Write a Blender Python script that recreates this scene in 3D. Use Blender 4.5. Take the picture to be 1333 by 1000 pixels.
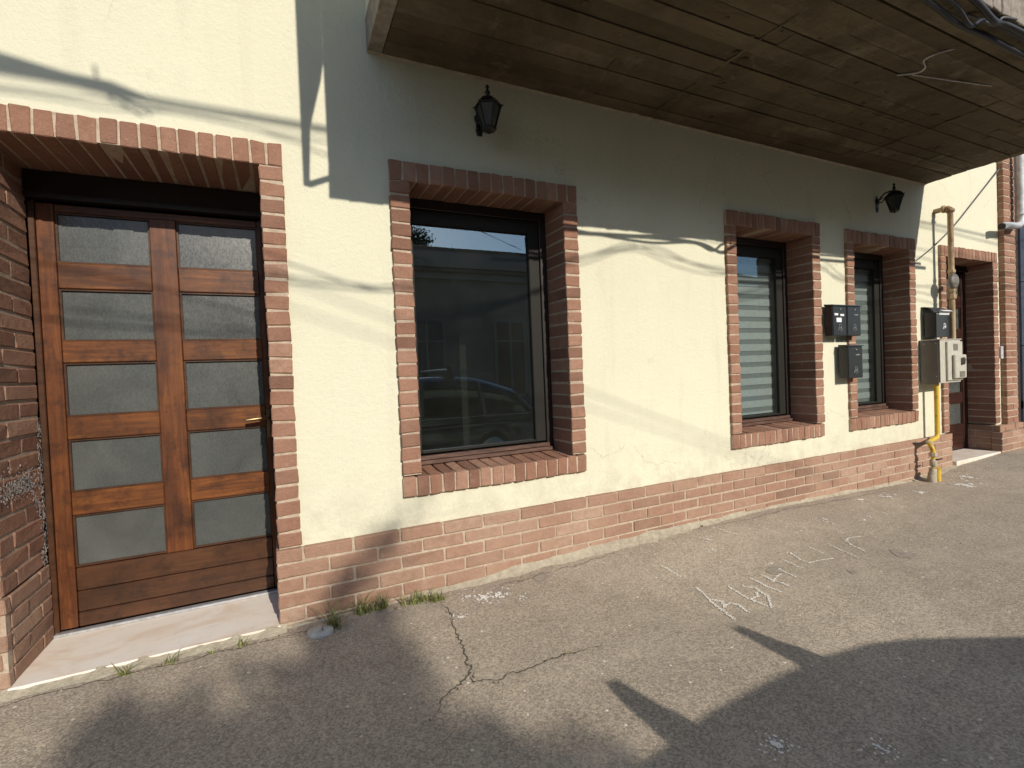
import bpy, bmesh, math, random
from mathutils import Vector, Matrix, noise
random.seed(7)
sc = bpy.context.scene
for o in list(bpy.data.objects): bpy.data.objects.remove(o)
C = sc.collection
rad = math.radians

# ------------------------------------------------------------------ camera
cam_d = bpy.data.cameras.new('camera'); cam = bpy.data.objects.new('camera', cam_d); C.objects.link(cam)
Fv = Vector((0.42806569, 0.90349084, -0.02154196)); Rv = Vector((0.90253869, -0.42860411, -0.04150208)); Uv = Vector((0.04672972, 0.00167684, 0.99890616))
M = Matrix((( Rv.x, Uv.x, -Fv.x, -0.2971), (Rv.y, Uv.y, -Fv.y, -2.6), (Rv.z, Uv.z, -Fv.z, 1.2215), (0, 0, 0, 1)))
cam.matrix_world = M
cam_d.sensor_width = 36; cam_d.lens = 17.095; cam_d.clip_start = 0.05; cam_d.clip_end = 2000
sc.camera = cam
# ------------------------------------------------------------------ sky, sun, exposure
SUNV = Vector((0.15, -1.0, 0.54)).normalized()
w = bpy.data.worlds.new('World'); sc.world = w; w.use_nodes = True
nt = w.node_tree; nt.nodes.clear()
sky = nt.nodes.new('ShaderNodeTexSky'); sky.sky_type = 'NISHITA'; sky.sun_disc = False
sky.sun_elevation = math.asin(SUNV.z); sky.sun_rotation = math.atan2(SUNV.x, SUNV.y)
sky.air_density = 1.0; sky.dust_density = 0.5; sky.ozone_density = 1.6
bg = nt.nodes.new('ShaderNodeBackground'); bg.inputs[1].default_value = 0.15
ow = nt.nodes.new('ShaderNodeOutputWorld'); nt.links.new(sky.outputs[0], bg.inputs[0]); nt.links.new(bg.outputs[0], ow.inputs[0])
sd = bpy.data.lights.new('sun', 'SUN'); sun = bpy.data.objects.new('sun', sd); C.objects.link(sun)
sd.energy = 4.55; sd.angle = rad(0.5); sd.color = (1.0, 0.92, 0.80)
sun.rotation_euler = SUNV.to_track_quat('Z', 'Y').to_euler(); sun.location = (3, -20, 12)
sc.view_settings.view_transform = 'Standard'; sc.view_settings.look = 'None'
sc.view_settings.exposure = 0.0; sc.view_settings.gamma = 1.0
sc.cycles.max_bounces = 8; sc.cycles.caustics_reflective = False; sc.cycles.caustics_refractive = False

# ------------------------------------------------------------------ helpers
class MB:
    def __init__(s): s.v = []; s.f = []; s.r = []; s.sm = []; s.mi = []
    def add(s, vs, fs, r=0.5, smooth=False, mi=0):
        b = len(s.v); s.v += [tuple(v) for v in vs]
        for f in fs: s.f.append([b + i for i in f]); s.r.append(r); s.sm.append(smooth); s.mi.append(mi)
    def box(s, x0, x1, y0, y1, z0, z1, r=0.5, mi=0):
        v = [(x, y, z) for x in (x0, x1) for y in (y0, y1) for z in (z0, z1)]
        s.add(v, [(0,1,3,2),(4,6,7,5),(0,4,5,1),(2,3,7,6),(0,2,6,4),(1,5,7,3)], r, mi=mi)
    def cbox(s, x0, x1, y0, y1, z0, z1, c=0.003, r=None, jit=0.0, mi=0, slope=None):
        if r is None: r = random.random()
        lo = (x0, y0, z0); hi = (x1, y1, z1); vs = []; ix = {}
        for k in range(8):
            sg = (k & 1, (k >> 1) & 1, (k >> 2) & 1)
            j = [random.uniform(-jit, jit) for _ in range(3)]
            for a in range(3):
                p = []
                for d in range(3):
                    e = hi[d] if sg[d] else lo[d]
                    if d != a: e += -c if sg[d] else c
                    p.append(e + j[d])
                if slope: p[2] += slope * (p[1] - y0) if sg[2] else 0
                ix[(k, a)] = len(vs); vs.append(p)
        fs = []
        for a in range(3):
            b_, c_ = [d for d in range(3) if d != a]
            for sg in (0, 1):
                base = sg << a
                q = [base, base | (1 << b_), base | (1 << b_) | (1 << c_), base | (1 << c_)]
                f = [ix[(k, a)] for k in q]
                if (sg == 0) == (a != 1): f.reverse()
                fs.append(f)
        for d in range(3):
            a, b_ = [t for t in range(3) if t != d]
            for sa in (0, 1):
                for sb in (0, 1):
                    k1 = (sa << a) | (sb << b_); k2 = k1 | (1 << d)
                    fs.append([ix[(k1, a)], ix[(k2, a)], ix[(k2, b_)], ix[(k1, b_)]])
        for k in range(8): fs.append([ix[(k, 0)], ix[(k, 1)], ix[(k, 2)]])
        s.add(vs, fs, r, mi=mi)
    def tube(s, pts, r, n=8, rr=0.5, mi=0, closed=False, caps=True):
        pts = [Vector(p) for p in pts]; m = len(pts)
        rs = r if isinstance(r, (list, tuple)) else [r] * m
        vs = []; up = None
        for i, p in enumerate(pts):
            if closed: t = pts[(i + 1) % m] - pts[i - 1]
            else: t = pts[min(i + 1, m - 1)] - pts[max(i - 1, 0)]
            t.normalize()
            if up is None:
                up = Vector((0, 0, 1)) if abs(t.z) < 0.9 else Vector((1, 0, 0))
            a = up - t * up.dot(t)
            if a.length < 1e-5: a = t.orthogonal()
            a.normalize(); up = a; b = t.cross(a)
            for k in range(n):
                th = 2 * math.pi * k / n; vs.append(p + (a * math.cos(th) + b * math.sin(th)) * rs[i])
        fs = []
        for i in range(m if closed else m - 1):
            j = (i + 1) % m
            for k in range(n): fs.append([i*n+k, i*n+(k+1) % n, j*n+(k+1) % n, j*n+k])
        s.add(vs, fs, rr, True, mi)
        if caps and not closed:
            s.add(vs[:n], [list(range(n))[::-1]], rr, False, mi); s.add(vs[-n:], [list(range(n))], rr, False, mi)
    def lathe(s, prof, c=(0, 0, 0), n=16, axis='Z', rr=0.5, smooth=True, mi=0, rot=0):
        vs = []
        for (r, h) in prof:
            for k in range(n):
                th = 2 * math.pi * k / n + rot; a, b = r * math.cos(th), r * math.sin(th)
                if axis == 'Z': vs.append((c[0] + a, c[1] + b, c[2] + h))
                elif axis == 'Y': vs.append((c[0] + a, c[1] + h, c[2] + b))
                else: vs.append((c[0] + h, c[1] + a, c[2] + b))
        fs = []
        for i in range(len(prof) - 1):
            for k in range(n): fs.append([i*n+k, i*n+(k+1) % n, (i+1)*n+(k+1) % n, (i+1)*n+k])
        fs.append(list(range(n))[::-1]); fs.append([(len(prof)-1)*n+k for k in range(n)])
        s.add(vs, fs, rr, smooth, mi)
    def prism(s, poly, a0, a1, axis='Y', rr=0.5, mi=0, smooth=False):
        # poly in the two other axes; extruded along axis from a0 to a1
        def P(u, v, a):
            return {'Y': (u, a, v), 'Z': (u, v, a), 'X': (a, u, v)}[axis]
        n = len(poly); vs = [P(u, v, a0) for u, v in poly] + [P(u, v, a1) for u, v in poly]
        fs = [list(range(n))[::-1], [n + i for i in range(n)]] + [[i, (i+1) % n, n+(i+1) % n, n+i] for i in range(n)]
        s.add(vs, fs, rr, smooth, mi)
    def build(s, name, mats, parent=None, org=(0, 0, 0), recalc=True):
        me = bpy.data.meshes.new(name)
        o3 = Vector(org)
        me.from_pydata([tuple(Vector(v) - o3) for v in s.v], [], s.f)
        if not isinstance(mats, (list, tuple)): mats = [mats]
        for m_ in mats: me.materials.append(m_)
        me.polygons.foreach_set('use_smooth', s.sm); me.polygons.foreach_set('material_index', s.mi)
        if recalc:
            bm = bmesh.new(); bm.from_mesh(me); bmesh.ops.recalc_face_normals(bm, faces=bm.faces); bm.to_mesh(me); bm.free()
        at = me.attributes.new('rnd', 'FLOAT', 'FACE'); at.data.foreach_set('value', s.r)
        ob = bpy.data.objects.new(name, me); C.objects.link(ob)
        if parent is not None: ob.parent = parent
        else: ob.location = o3
        return ob
def islands(m, name, mat, parent, org):
    # every connected piece of the mesh becomes a part of its own
    par = list(range(len(m.v)))
    key = {}
    def find(a):
        while par[a] != a: par[a] = par[par[a]]; a = par[a]
        return a
    for f in m.f:
        for v in f[1:]: par[find(v)] = find(f[0])
    for i, v in enumerate(m.v):
        k = (round(v[0], 5), round(v[1], 5), round(v[2], 5))
        if k in key: par[find(i)] = find(key[k])
        else: key[k] = i
    groups = {}
    for fi, f in enumerate(m.f): groups.setdefault(find(f[0]), []).append(fi)
    out = []
    for g in groups.values():
        q = MB(); ix = {}
        for fi in g:
            for v in m.f[fi]:
                if v not in ix: ix[v] = len(q.v); q.v.append(m.v[v])
            q.f.append([ix[v] for v in m.f[fi]]); q.r.append(m.r[fi]); q.sm.append(m.sm[fi]); q.mi.append(m.mi[fi])
        out.append(q.build(name, mat, parent, org))
    return out
def tag(o, label=None, cat=None, group=None, kind=None):
    if label: o['label'] = label
    if cat: o['category'] = cat
    if group: o['group'] = group
    if kind: o['kind'] = kind
    return o
def empty(name, loc, label=None, cat=None, group=None, kind=None):
    o = bpy.data.objects.new(name, None); C.objects.link(o); o.location = loc; o.empty_display_size = 0.1
    return tag(o, label, cat, group, kind)
def copy_tree(o, parent=None):
    c = o.copy(); C.objects.link(c); c.parent = parent
    for ch in o.children: copy_tree(ch, c)
    return c

# ------------------------------------------------------------------ node materials
class NT:
    def __init__(s, name):
        s.m = bpy.data.materials.new(name); s.m.use_nodes = True; s.t = s.m.node_tree; s.t.nodes.clear()
        s.out = s.n('ShaderNodeOutputMaterial'); s.b = s.n('ShaderNodeBsdfPrincipled'); s.l(s.b.outputs[0], s.out.inputs[0])
        s.tc = s.n('ShaderNodeTexCoord')
    def n(s, t, **k):
        nd = s.t.nodes.new(t)
        for a, b in k.items(): setattr(nd, a, b)
        return nd
    def l(s, a, b): s.t.links.new(a, b)
    def co(s, sx=1, sy=1, sz=1, rot=(0, 0, 0), loc=(0, 0, 0)):
        mp = s.n('ShaderNodeMapping'); s.l(s.geo(), mp.inputs[0])
        mp.inputs['Scale'].default_value = (sx, sy, sz); mp.inputs['Rotation'].default_value = rot; mp.inputs['Location'].default_value = loc
        return mp.outputs[0]
    def geo(s):
        if not hasattr(s, 'g'): s.g = s.n('ShaderNodeNewGeometry')
        return s.g.outputs['Position']
    def noise(s, scale, detail=4, rough=0.55, vec=None, dist=0):
        nd = s.n('ShaderNodeTexNoise'); nd.inputs['Scale'].default_value = scale; nd.inputs['Detail'].default_value = detail
        nd.inputs['Roughness'].default_value = rough; nd.inputs['Distortion'].default_value = dist
        s.l(vec if vec is not None else s.geo(), nd.inputs['Vector']); return nd.outputs[0]
    def voro(s, scale, feature='F1', vec=None, out=0):
        nd = s.n('ShaderNodeTexVoronoi', feature=feature); nd.inputs['Scale'].default_value = scale
        s.l(vec if vec is not None else s.geo(), nd.inputs['Vector']); return nd.outputs[out]
    def ramp(s, fac, stops):
        nd = s.n('ShaderNodeValToRGB'); s.l(fac, nd.inputs[0]); e = nd.color_ramp.elements
        while len(e) < len(stops): e.new(0.5)
        for i, (p, c) in enumerate(stops):
            e[i].position = p; e[i].color = (c, c, c, 1) if isinstance(c, (int, float)) else (*c, 1)
        return nd.outputs[0]
    def mix(s, fac, a, b, mode='MIX'):
        nd = s.n('ShaderNodeMix', data_type='RGBA', blend_type=mode)
        if isinstance(fac, (int, float)): nd.inputs[0].default_value = fac
        else: s.l(fac, nd.inputs[0])
        for v, i in ((a, 6), (b, 7)):
            if isinstance(v, tuple): nd.inputs[i].default_value = (*v, 1)
            elif isinstance(v, (int, float)): nd.inputs[i].default_value = (v, v, v, 1)
            else: s.l(v, nd.inputs[i])
        return nd.outputs[2]
    def math(s, op, a, b=0.0):
        nd = s.n('ShaderNodeMath', operation=op)
        for v, i in ((a, 0), (b, 1)):
            if isinstance(v, (int, float)): nd.inputs[i].default_value = v
            else: s.l(v, nd.inputs[i])
        return nd.outputs[0]
    def attr(s, name='rnd'):
        nd = s.n('ShaderNodeAttribute'); nd.attribute_name = name; return nd.outputs['Fac']
    def bump(s, h, strength=0.3, dist=0.01, prev=None):
        nd = s.n('ShaderNodeBump'); nd.inputs['Strength'].default_value = strength; nd.inputs['Distance'].default_value = dist
        s.l(h, nd.inputs['Height'])
        if prev is not None: s.l(prev, nd.inputs['Normal'])
        return nd.outputs[0]
    def set(s, col=None, rough=None, normal=None, metal=None, coat=None, spec=None, **k):
        b = s.b
        def put(i, v):
            if v is None: return
            if isinstance(v, tuple): b.inputs[i].default_value = (*v, 1)
            elif isinstance(v, (int, float)): b.inputs[i].default_value = v
            else: s.l(v, b.inputs[i])
        put('Base Color', col); put('Roughness', rough); put('Normal', normal); put('Metallic', metal); put('Coat Weight', coat); put('Specular IOR Level', spec)
        for a, v in k.items(): put(a.replace('_', ' '), v)
        return s.m
MT = {}
def simple(name, col, rough=0.5, metal=0.0, var=0.15, scale=30, bump=0.1, spec=None, coat=None):
    t = NT(name); n1 = t.noise(scale, 5)
    c2 = tuple(c * (1 - var * 2) for c in col); c1 = tuple(min(1, c * (1 + var)) for c in col)
    c = t.mix(t.ramp(n1, [(0.3, 0.0), (0.7, 1.0)]), c2, c1)
    MT[name] = t.set(col=c, rough=rough, metal=metal, normal=t.bump(n1, bump, 0.003), spec=spec, coat=coat); return MT[name]

# brick
def brick_mat(name, base, pale, dark, soot=0.5):
    t = NT(name); r = t.attr()
    c = t.ramp(r, [(0.0, dark), (0.3, base), (0.65, base), (1.0, pale)])
    big = t.noise(2.2, 4); med = t.noise(28, 6, 0.65); fine = t.noise(160, 4, 0.7)
    c = t.mix(t.ramp(med, [(0.35, 0.0), (0.7, 0.55)]), c, tuple(b * 0.62 for b in base))
    c = t.mix(t.ramp(fine, [(0.55, 0.0), (0.75, 0.45)]), c, tuple(min(1, b * 1.5) for b in pale))
    c = t.mix(t.ramp(big, [(0.4, 0.0), (0.8, 0.5)]), c, tuple(min(1, p * 1.12) for p in pale))
    wash = t.noise(9, 6, 0.75, t.co(1, 1, 0.6))
    c = t.mix(t.ramp(wash, [(0.6, 0.0), (0.72, 0.6)]), c, (0.42, 0.33, 0.25))
    # white efflorescence beside the door frame
    h = t.math('ADD', t.math('MULTIPLY', med, 0.9), t.math('MULTIPLY', fine, 0.5))
    MT[name] = t.set(col=c, rough=0.88, normal=t.bump(h, 1.0, 0.009), spec=0.25); return MT[name]
brick_mat('brick', (0.300, 0.155, 0.102), (0.400, 0.240, 0.168), (0.185, 0.098, 0.070))
brick_mat('brick_pale', (0.355, 0.208, 0.142), (0.44, 0.30, 0.215), (0.235, 0.140, 0.100))
t = NT('mortar'); n1 = t.noise(40, 6, 0.7); n2 = t.noise(4, 3)
c = t.mix(t.ramp(n1, [(0.3, 0.0), (0.7, 1.0)]), (0.36, 0.29, 0.215), (0.58, 0.48, 0.37)); c = t.mix(t.ramp(n2, [(0.4, 0.0), (0.7, 0.5)]), c, (0.33, 0.22, 0.155))
MT['mortar'] = t.set(col=c, rough=0.95, normal=t.bump(n1, 0.9, 0.006), spec=0.2)
# plaster
t = NT('plaster'); a = t.noise(170, 5, 0.75); b = t.noise(42, 4, 0.6); big = t.noise(0.9, 5, 0.6); st = t.noise(3.2, 6, 0.7, t.co(1.6, 1, 0.28))
spk = t.noise(14, 7, 0.8)
c = t.mix(t.ramp(big, [(0.3, 0.0), (0.7, 1.0)]), (0.660, 0.638, 0.488), (0.705, 0.686, 0.532))
c = t.mix(t.ramp(st, [(0.56, 0.0), (0.8, 0.4)]), c, (0.52, 0.485, 0.38))
c = t.mix(t.ramp(spk, [(0.62, 0.0), (0.74, 0.35)]), c, (0.50, 0.45, 0.33))
sx = t.n('ShaderNodeSeparateXYZ'); t.l(t.geo(), sx.inputs[0]); mr = t.n('ShaderNodeMapRange'); t.l(sx.outputs[2], mr.inputs[0]); mr.inputs[1].default_value = .40; mr.inputs[2].default_value = .78; mr.inputs[3].default_value = 1; mr.inputs[4].default_value = 0
dirt = t.math('MULTIPLY', mr.outputs[0], t.ramp(t.noise(6, 7, 0.75), [(0.42, 0.0), (0.7, 0.75)])); c = t.mix(dirt, c, (0.47, 0.43, 0.33))
drip = t.noise(1.0, 5, 0.65, t.co(7, 1, 0.22)); c = t.mix(t.ramp(drip, [(0.58, 0.0), (0.75, 0.16)]), c, (0.50, 0.47, 0.37))
blot = t.noise(2.6, 8, 0.8, dist=0.8); c = t.mix(t.ramp(blot, [(0.60, 0.0), (0.66, 0.22)]), c, (0.50, 0.46, 0.35))
hc = t.n('ShaderNodeTexVoronoi', feature='DISTANCE_TO_EDGE'); hc.inputs['Scale'].default_value = 1.1
wv = t.n('ShaderNodeVectorMath', operation='ADD'); t.l(t.geo(), wv.inputs[0]); nz = t.n('ShaderNodeTexNoise'); nz.inputs['Scale'].default_value = 5; nz.inputs['Detail'].default_value = 5; t.l(t.geo(), nz.inputs['Vector'])
vs_ = t.n('ShaderNodeVectorMath', operation='SCALE'); t.l(nz.outputs[1], vs_.inputs[0]); vs_.inputs[3].default_value = .28; t.l(vs_.outputs[0], wv.inputs[1]); t.l(wv.outputs[0], hc.inputs['Vector'])
hm = t.math('MULTIPLY', t.ramp(hc.outputs[0], [(0.0, 1.0), (0.004, 0.0)]), t.ramp(t.noise(1.1, 3), [(0.52, 0.0), (0.62, 0.55)])); c = t.mix(hm, c, (0.30, 0.27, 0.20))
h = t.math('ADD', t.math('MULTIPLY', a, 0.8), t.math('MULTIPLY', b, 0.9))
MT['plaster'] = t.set(col=c, rough=0.93, normal=t.bump(h, 0.6, 0.007, t.bump(big, 0.3, 0.03)), spec=0.2)
# board-marked concrete of the balcony
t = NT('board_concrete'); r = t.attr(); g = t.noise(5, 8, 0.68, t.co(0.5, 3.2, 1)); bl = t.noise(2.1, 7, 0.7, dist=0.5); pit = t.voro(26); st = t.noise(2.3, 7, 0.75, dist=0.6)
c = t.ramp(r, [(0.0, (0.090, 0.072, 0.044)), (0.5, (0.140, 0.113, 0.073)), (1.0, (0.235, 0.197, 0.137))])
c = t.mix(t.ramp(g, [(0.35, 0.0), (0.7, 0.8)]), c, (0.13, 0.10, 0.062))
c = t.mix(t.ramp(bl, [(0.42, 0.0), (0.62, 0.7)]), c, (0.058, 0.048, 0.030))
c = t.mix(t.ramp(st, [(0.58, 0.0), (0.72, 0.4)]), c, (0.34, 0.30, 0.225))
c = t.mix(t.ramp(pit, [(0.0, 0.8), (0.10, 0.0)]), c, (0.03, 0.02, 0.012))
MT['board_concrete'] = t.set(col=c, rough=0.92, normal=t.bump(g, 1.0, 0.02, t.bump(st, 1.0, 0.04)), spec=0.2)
t = NT('edge_concrete'); g = t.noise(18, 7, 0.7); c = t.mix(t.ramp(g, [(0.3, 0.0), (0.7, 1.0)]), (0.17, 0.145, 0.12), (0.36, 0.32, 0.27))
MT['edge_concrete'] = t.set(col=c, rough=0.95, normal=t.bump(g, 1.0, 0.015), spec=0.2)
t = NT('rough_cement'); g = t.noise(22, 8, 0.75); g2 = t.noise(3, 4); c = t.mix(t.ramp(g, [(0.3, 0.0), (0.7, 1.0)]), (0.34, 0.29, 0.215), (0.60, 0.54, 0.41))
c = t.mix(t.ramp(g2, [(0.5, 0.0), (0.68, 0.4)]), c, (0.36, 0.30, 0.225))
MT['rough_cement'] = t.set(col=c, rough=0.95, normal=t.bump(g, 1.0, 0.02), spec=0.2)
# asphalt
def asphalt(name, c0, c1, peb):
    t = NT(name); big = t.noise(0.7, 5, 0.6); med = t.noise(7, 6, 0.7); fine = t.noise(260, 3, 0.6); vo = t.voro(150); vc = t.voro(150, out=1)
    sep = t.n('ShaderNodeSeparateColor'); t.l(vc, sep.inputs[0])
    c = t.mix(t.ramp(big, [(0.35, 0.0), (0.65, 1.0)]), c0, c1)
    c = t.mix(t.ramp(med, [(0.4, 0.0), (0.7, 0.35)]), c, tuple(x * 0.72 for x in c0))
    grain = t.ramp(sep.outputs[0], [(0.0, (0.42, 0.42, 0.42)), (0.55, (1.0, 1.0, 1.0)), (1.0, (1.5, 1.47, 1.4))])
    pt = t.noise(0.45, 4, 0.55, t.co(1, 1, 1, loc=(3, 1, 0)), 0.6); c = t.mix(t.ramp(pt, [(0.50, 0.0), (0.53, 0.22)]), c, tuple(x * 0.62 for x in c0))
    oil = t.noise(2.4, 5, 0.7, t.co(1, 1, 1, loc=(7, 2, 0))); c = t.mix(t.ramp(oil, [(0.62, 0.0), (0.72, 0.35)]), c, tuple(x * 0.5 for x in c0))
    c = t.mix(0.62, c, grain, 'MULTIPLY')
    far = t.voro(34, out=1); sp2 = t.n('ShaderNodeSeparateColor'); t.l(far, sp2.inputs[0])
    big_peb = t.math('MULTIPLY', t.ramp(sp2.outputs[1], [(0.93, 0.0), (0.96, 1.0)]), t.ramp(t.voro(34), [(0.16, 1.0), (0.22, 0.0)]))
    c = t.mix(big_peb, c, peb)
    c = t.mix(t.ramp(fine, [(0.3, 0.4), (0.48, 0.0)]), c, tuple(x * 0.35 for x in c0))
    dust = t.noise(1.7, 6, 0.75, t.co(0.6, 1.6, 1))
    c = t.mix(t.ramp(dust, [(0.5, 0.0), (0.72, 0.3)]), c, (0.50, 0.43, 0.345))
    h = t.math('SUBTRACT', t.math('MULTIPLY', fine, 0.6), t.math('MULTIPLY', vo, 0.9))
    MT[name] = t.set(col=c, rough=0.9, normal=t.bump(h, 0.40, 0.004, t.bump(med, 0.3, 0.012)), spec=0.3); return MT[name]
asphalt('asphalt', (0.365, 0.308, 0.243), (0.445, 0.375, 0.294), (0.72, 0.66, 0.58))
asphalt('asphalt_dark', (0.12, 0.108, 0.095), (0.15, 0.135, 0.12), (0.3, 0.29, 0.27))
# wood
def wood(name, lo, mid, hi, vertical=True, coat=0.35):
    t = NT(name); v = t.co(14, 14, 0.9) if vertical else t.co(0.9, 14, 14)
    g = t.noise(2.2, 8, 0.7, v, 1.2); big = t.noise(2.6, 5, 0.6); dirt = t.noise(7, 7, 0.75, t.co(1, 1, 1)); r = t.attr()
    c = t.ramp(g, [(0.28, lo), (0.5, mid), (0.75, hi)])
    c = t.mix(t.ramp(big, [(0.35, 0.0), (0.7, 0.65)]), c, lo)
    c = t.mix(t.ramp(dirt, [(0.48, 0.0), (0.64, 0.75)]), c, tuple(x * 0.6 for x in lo))
    c = t.mix(t.math('MULTIPLY', r, 0.35), c, lo)
    MT[name] = t.set(col=c, rough=0.5, spec=0.3, coat=coat, normal=t.bump(g, 0.25, 0.002), Coat_Roughness=0.3); return MT[name]
wood('wood_vertical', (0.036, 0.011, 0.004), (0.150, 0.044, 0.010), (0.30, 0.105, 0.020), True, .3)
wood('wood_horizontal', (0.038, 0.012, 0.004), (0.175, 0.055, 0.011), (0.35, 0.130, 0.024), False, .3)
wood('wood_dark_boards', (0.034, 0.014, 0.006), (0.085, 0.032, 0.012), (0.135, 0.055, 0.022), False, 0.2)
wood('wood_red_dark', (0.024, 0.008, 0.005), (0.050, 0.014, 0.008), (0.075, 0.022, 0.012))
t = NT('frame_brown'); n1 = t.noise(40, 4); MT['frame_brown'] = t.set(col=t.mix(n1, (0.012, 0.009, 0.007), (0.022, 0.015, 0.011)), rough=0.45)
t = NT('sash_grey'); n1 = t.noise(30, 4); MT['sash_grey'] = t.set(col=t.mix(n1, (0.017, 0.016, 0.014), (0.023, 0.021, 0.018)), rough=0.6, spec=0.2)
t = NT('sill_profile'); n1 = t.noise(20, 5, 0.7, t.co(0.5, 3, 3)); MT['sill_profile'] = t.set(col=t.mix(t.ramp(n1, [(0.3, 0.0), (0.7, 1.0)]), (0.045, 0.022, 0.016), (0.16, 0.095, 0.07)), rough=0.45)
# glass
def glass_mat(name, tint, refl):
    t = NT(name); t.t.nodes.remove(t.b)
    tr = t.n('ShaderNodeBsdfTransparent'); tr.inputs[0].default_value = (*tint, 1)
    gl = t.n('ShaderNodeBsdfGlossy'); gl.inputs['Roughness'].default_value = 0.0; gl.inputs[0].default_value = (0.70, 0.88, 1, 1)
    wv = t.noise(1.6, 2, 0.4); t.l(t.bump(wv, 0.06, 0.01), gl.inputs['Normal'])
    t.geo(); dp = t.n('ShaderNodeVectorMath', operation='DOT_PRODUCT'); t.l(t.g.outputs['Normal'], dp.inputs[0]); t.l(t.g.outputs['Incoming'], dp.inputs[1])
    cs = t.math('ABSOLUTE', dp.outputs['Value']); pw = t.math('POWER', t.math('SUBTRACT', 1.0, cs), 5.0); fr = t.math('ADD', refl, t.math('MULTIPLY', pw, 1.0 - refl))
    mx = t.n('ShaderNodeMixShader'); t.l(fr, mx.inputs[0]); t.l(tr.outputs[0], mx.inputs[1]); t.l(gl.outputs[0], mx.inputs[2]); 
    # thin film of dust
    df = t.n('ShaderNodeBsdfDiffuse'); df.inputs[0].default_value = (0.30, 0.32, 0.28, 1)
    ds = t.noise(3, 5, 0.6); m2 = t.n('ShaderNodeMixShader'); t.l(t.ramp(ds, [(0.3, 0.012), (0.8, 0.035)]), m2.inputs[0]); t.l(mx.outputs[0], m2.inputs[1]); t.l(df.outputs[0], m2.inputs[2])
    t.l(m2.outputs[0], t.out.inputs[0]); MT[name] = t.m; return t.m
glass_mat('glass_clear', (0.90, 0.93, 0.92), 0.08)
glass_mat('glass', (0.60, 0.63, 0.60), 0.17)
t = NT('frosted_glass'); rp = t.noise(11, 4, 0.6, t.co(1.4, 1, 0.8)); fn = t.noise(120, 3, 0.6, t.co(1.6, 1, 0.7)); bl = t.noise(2.6, 4, 0.6, dist=0.8)
c = t.mix(t.ramp(bl, [(0.35, 0.0), (0.7, 1.0)]), (0.060, 0.065, 0.062), (0.095, 0.101, 0.096))
MT['frosted_glass'] = t.set(col=c, rough=t.ramp(fn, [(0.3, 0.2), (0.7, 0.36)]), normal=t.bump(fn, 0.10, 0.001, t.bump(rp, 0.12, 0.006)), spec=0.8)
# marble
t = NT('marble'); a = t.noise(2.0, 7, 0.65, t.co(1, 1.6, 1), 1.5); b = t.noise(16, 6, 0.7)
c = t.ramp(a, [(0.3, (0.80, 0.76, 0.69)), (0.5, (0.80, 0.72, 0.62)), (0.62, (0.72, 0.59, 0.47)), (0.8, (0.82, 0.79, 0.74))])
c = t.mix(t.ramp(b, [(0.52, 0.0), (0.75, 0.4)]), c, (0.55, 0.47, 0.38))
MT['marble'] = t.set(col=c, rough=0.5, normal=t.bump(b, 0.15, 0.002))
simple('iron_black', (0.012, 0.012, 0.012), 0.45, 0.2, bump=0.25, scale=80)
simple('lamp_glass', (0.035, 0.035, 0.032), 0.25, spec=0.6)
simple('box_metal', (0.015, 0.016, 0.018), 0.38, 0.0, 0.12, 25, 0.06)
simple('box_lid', (0.03, 0.032, 0.034), 0.4, 0.0, 0.12, 25, 0.06)
simple('emblem', (0.22, 0.24, 0.25), 0.35)
simple('paper_white', (0.72, 0.74, 0.76), 0.6, var=0.05)
simple('meter_side', (0.17, 0.155, 0.13), 0.55, 0, 0.08, 12, 0.05)
simple('meter_face', (0.48, 0.455, 0.38), 0.5, 0, 0.07, 20, 0.05)
simple('grille', (0.20, 0.18, 0.14), 0.6)
simple('screen_black', (0.008, 0.008, 0.01), 0.15)
simple('aluminium', (0.55, 0.56, 0.58), 0.35, 0.6)
simple('brass', (0.28, 0.20, 0.10), 0.35, 0.8)
simple('cable_rubber', (0.016, 0.016, 0.018), 0.55)
simple('wire_grey', (0.10, 0.10, 0.10), 0.6)
simple('pipe_white', (0.50, 0.51, 0.52), 0.45, 0, 0.2, 14)
simple('sheet_blue', (0.17, 0.20, 0.27), 0.38, 0.35, 0.12, 3, 0.12)
simple('dark_gap', (0.03, 0.02, 0.016), 0.7)
simple('blind_light', (0.38, 0.41, 0.405), 0.8, var=0.05); simple('blind_dark', (0.19, 0.21, 0.21), 0.8, var=0.05)
simple('room_wall', (0.14, 0.135, 0.12), 0.9, var=0.1, scale=2); simple('room_grey', (0.13, 0.13, 0.12), 0.9, var=0.06, scale=3)
simple('chalk', (0.80, 0.76, 0.68), 0.95, var=0.08, scale=90, bump=0.8)
simple('stone_grey', (0.52, 0.50, 0.45), 0.85, var=0.18, scale=22, bump=0.5)
simple('crack_soil', (0.085, 0.078, 0.055), 0.95, var=0.3, scale=60, bump=0.8)
simple('tar_spot', (0.31, 0.265, 0.215), 0.9)
t = NT('yellow_paint'); n1 = t.noise(24, 7, 0.75, t.co(1, 1, .5)); c = t.mix(t.ramp(n1, [(0.56, 0.0), (0.64, 1.0)]), (0.60, 0.40, 0.035), (0.24, 0.13, 0.04)); MT['yellow_paint'] = t.set(col=c, rough=0.5, normal=t.bump(n1, 0.2, 0.002))
t = NT('ochre_pipe'); n1 = t.noise(14, 7, 0.75, t.co(1, 1, .4)); c = t.mix(t.ramp(n1, [(0.42, 0.0), (0.62, 1.0)]), (0.40, 0.30, 0.165), (0.22, 0.12, 0.065)); MT['ochre_pipe'] = t.set(col=c, rough=0.6, normal=t.bump(n1, 0.4, 0.003))
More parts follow.
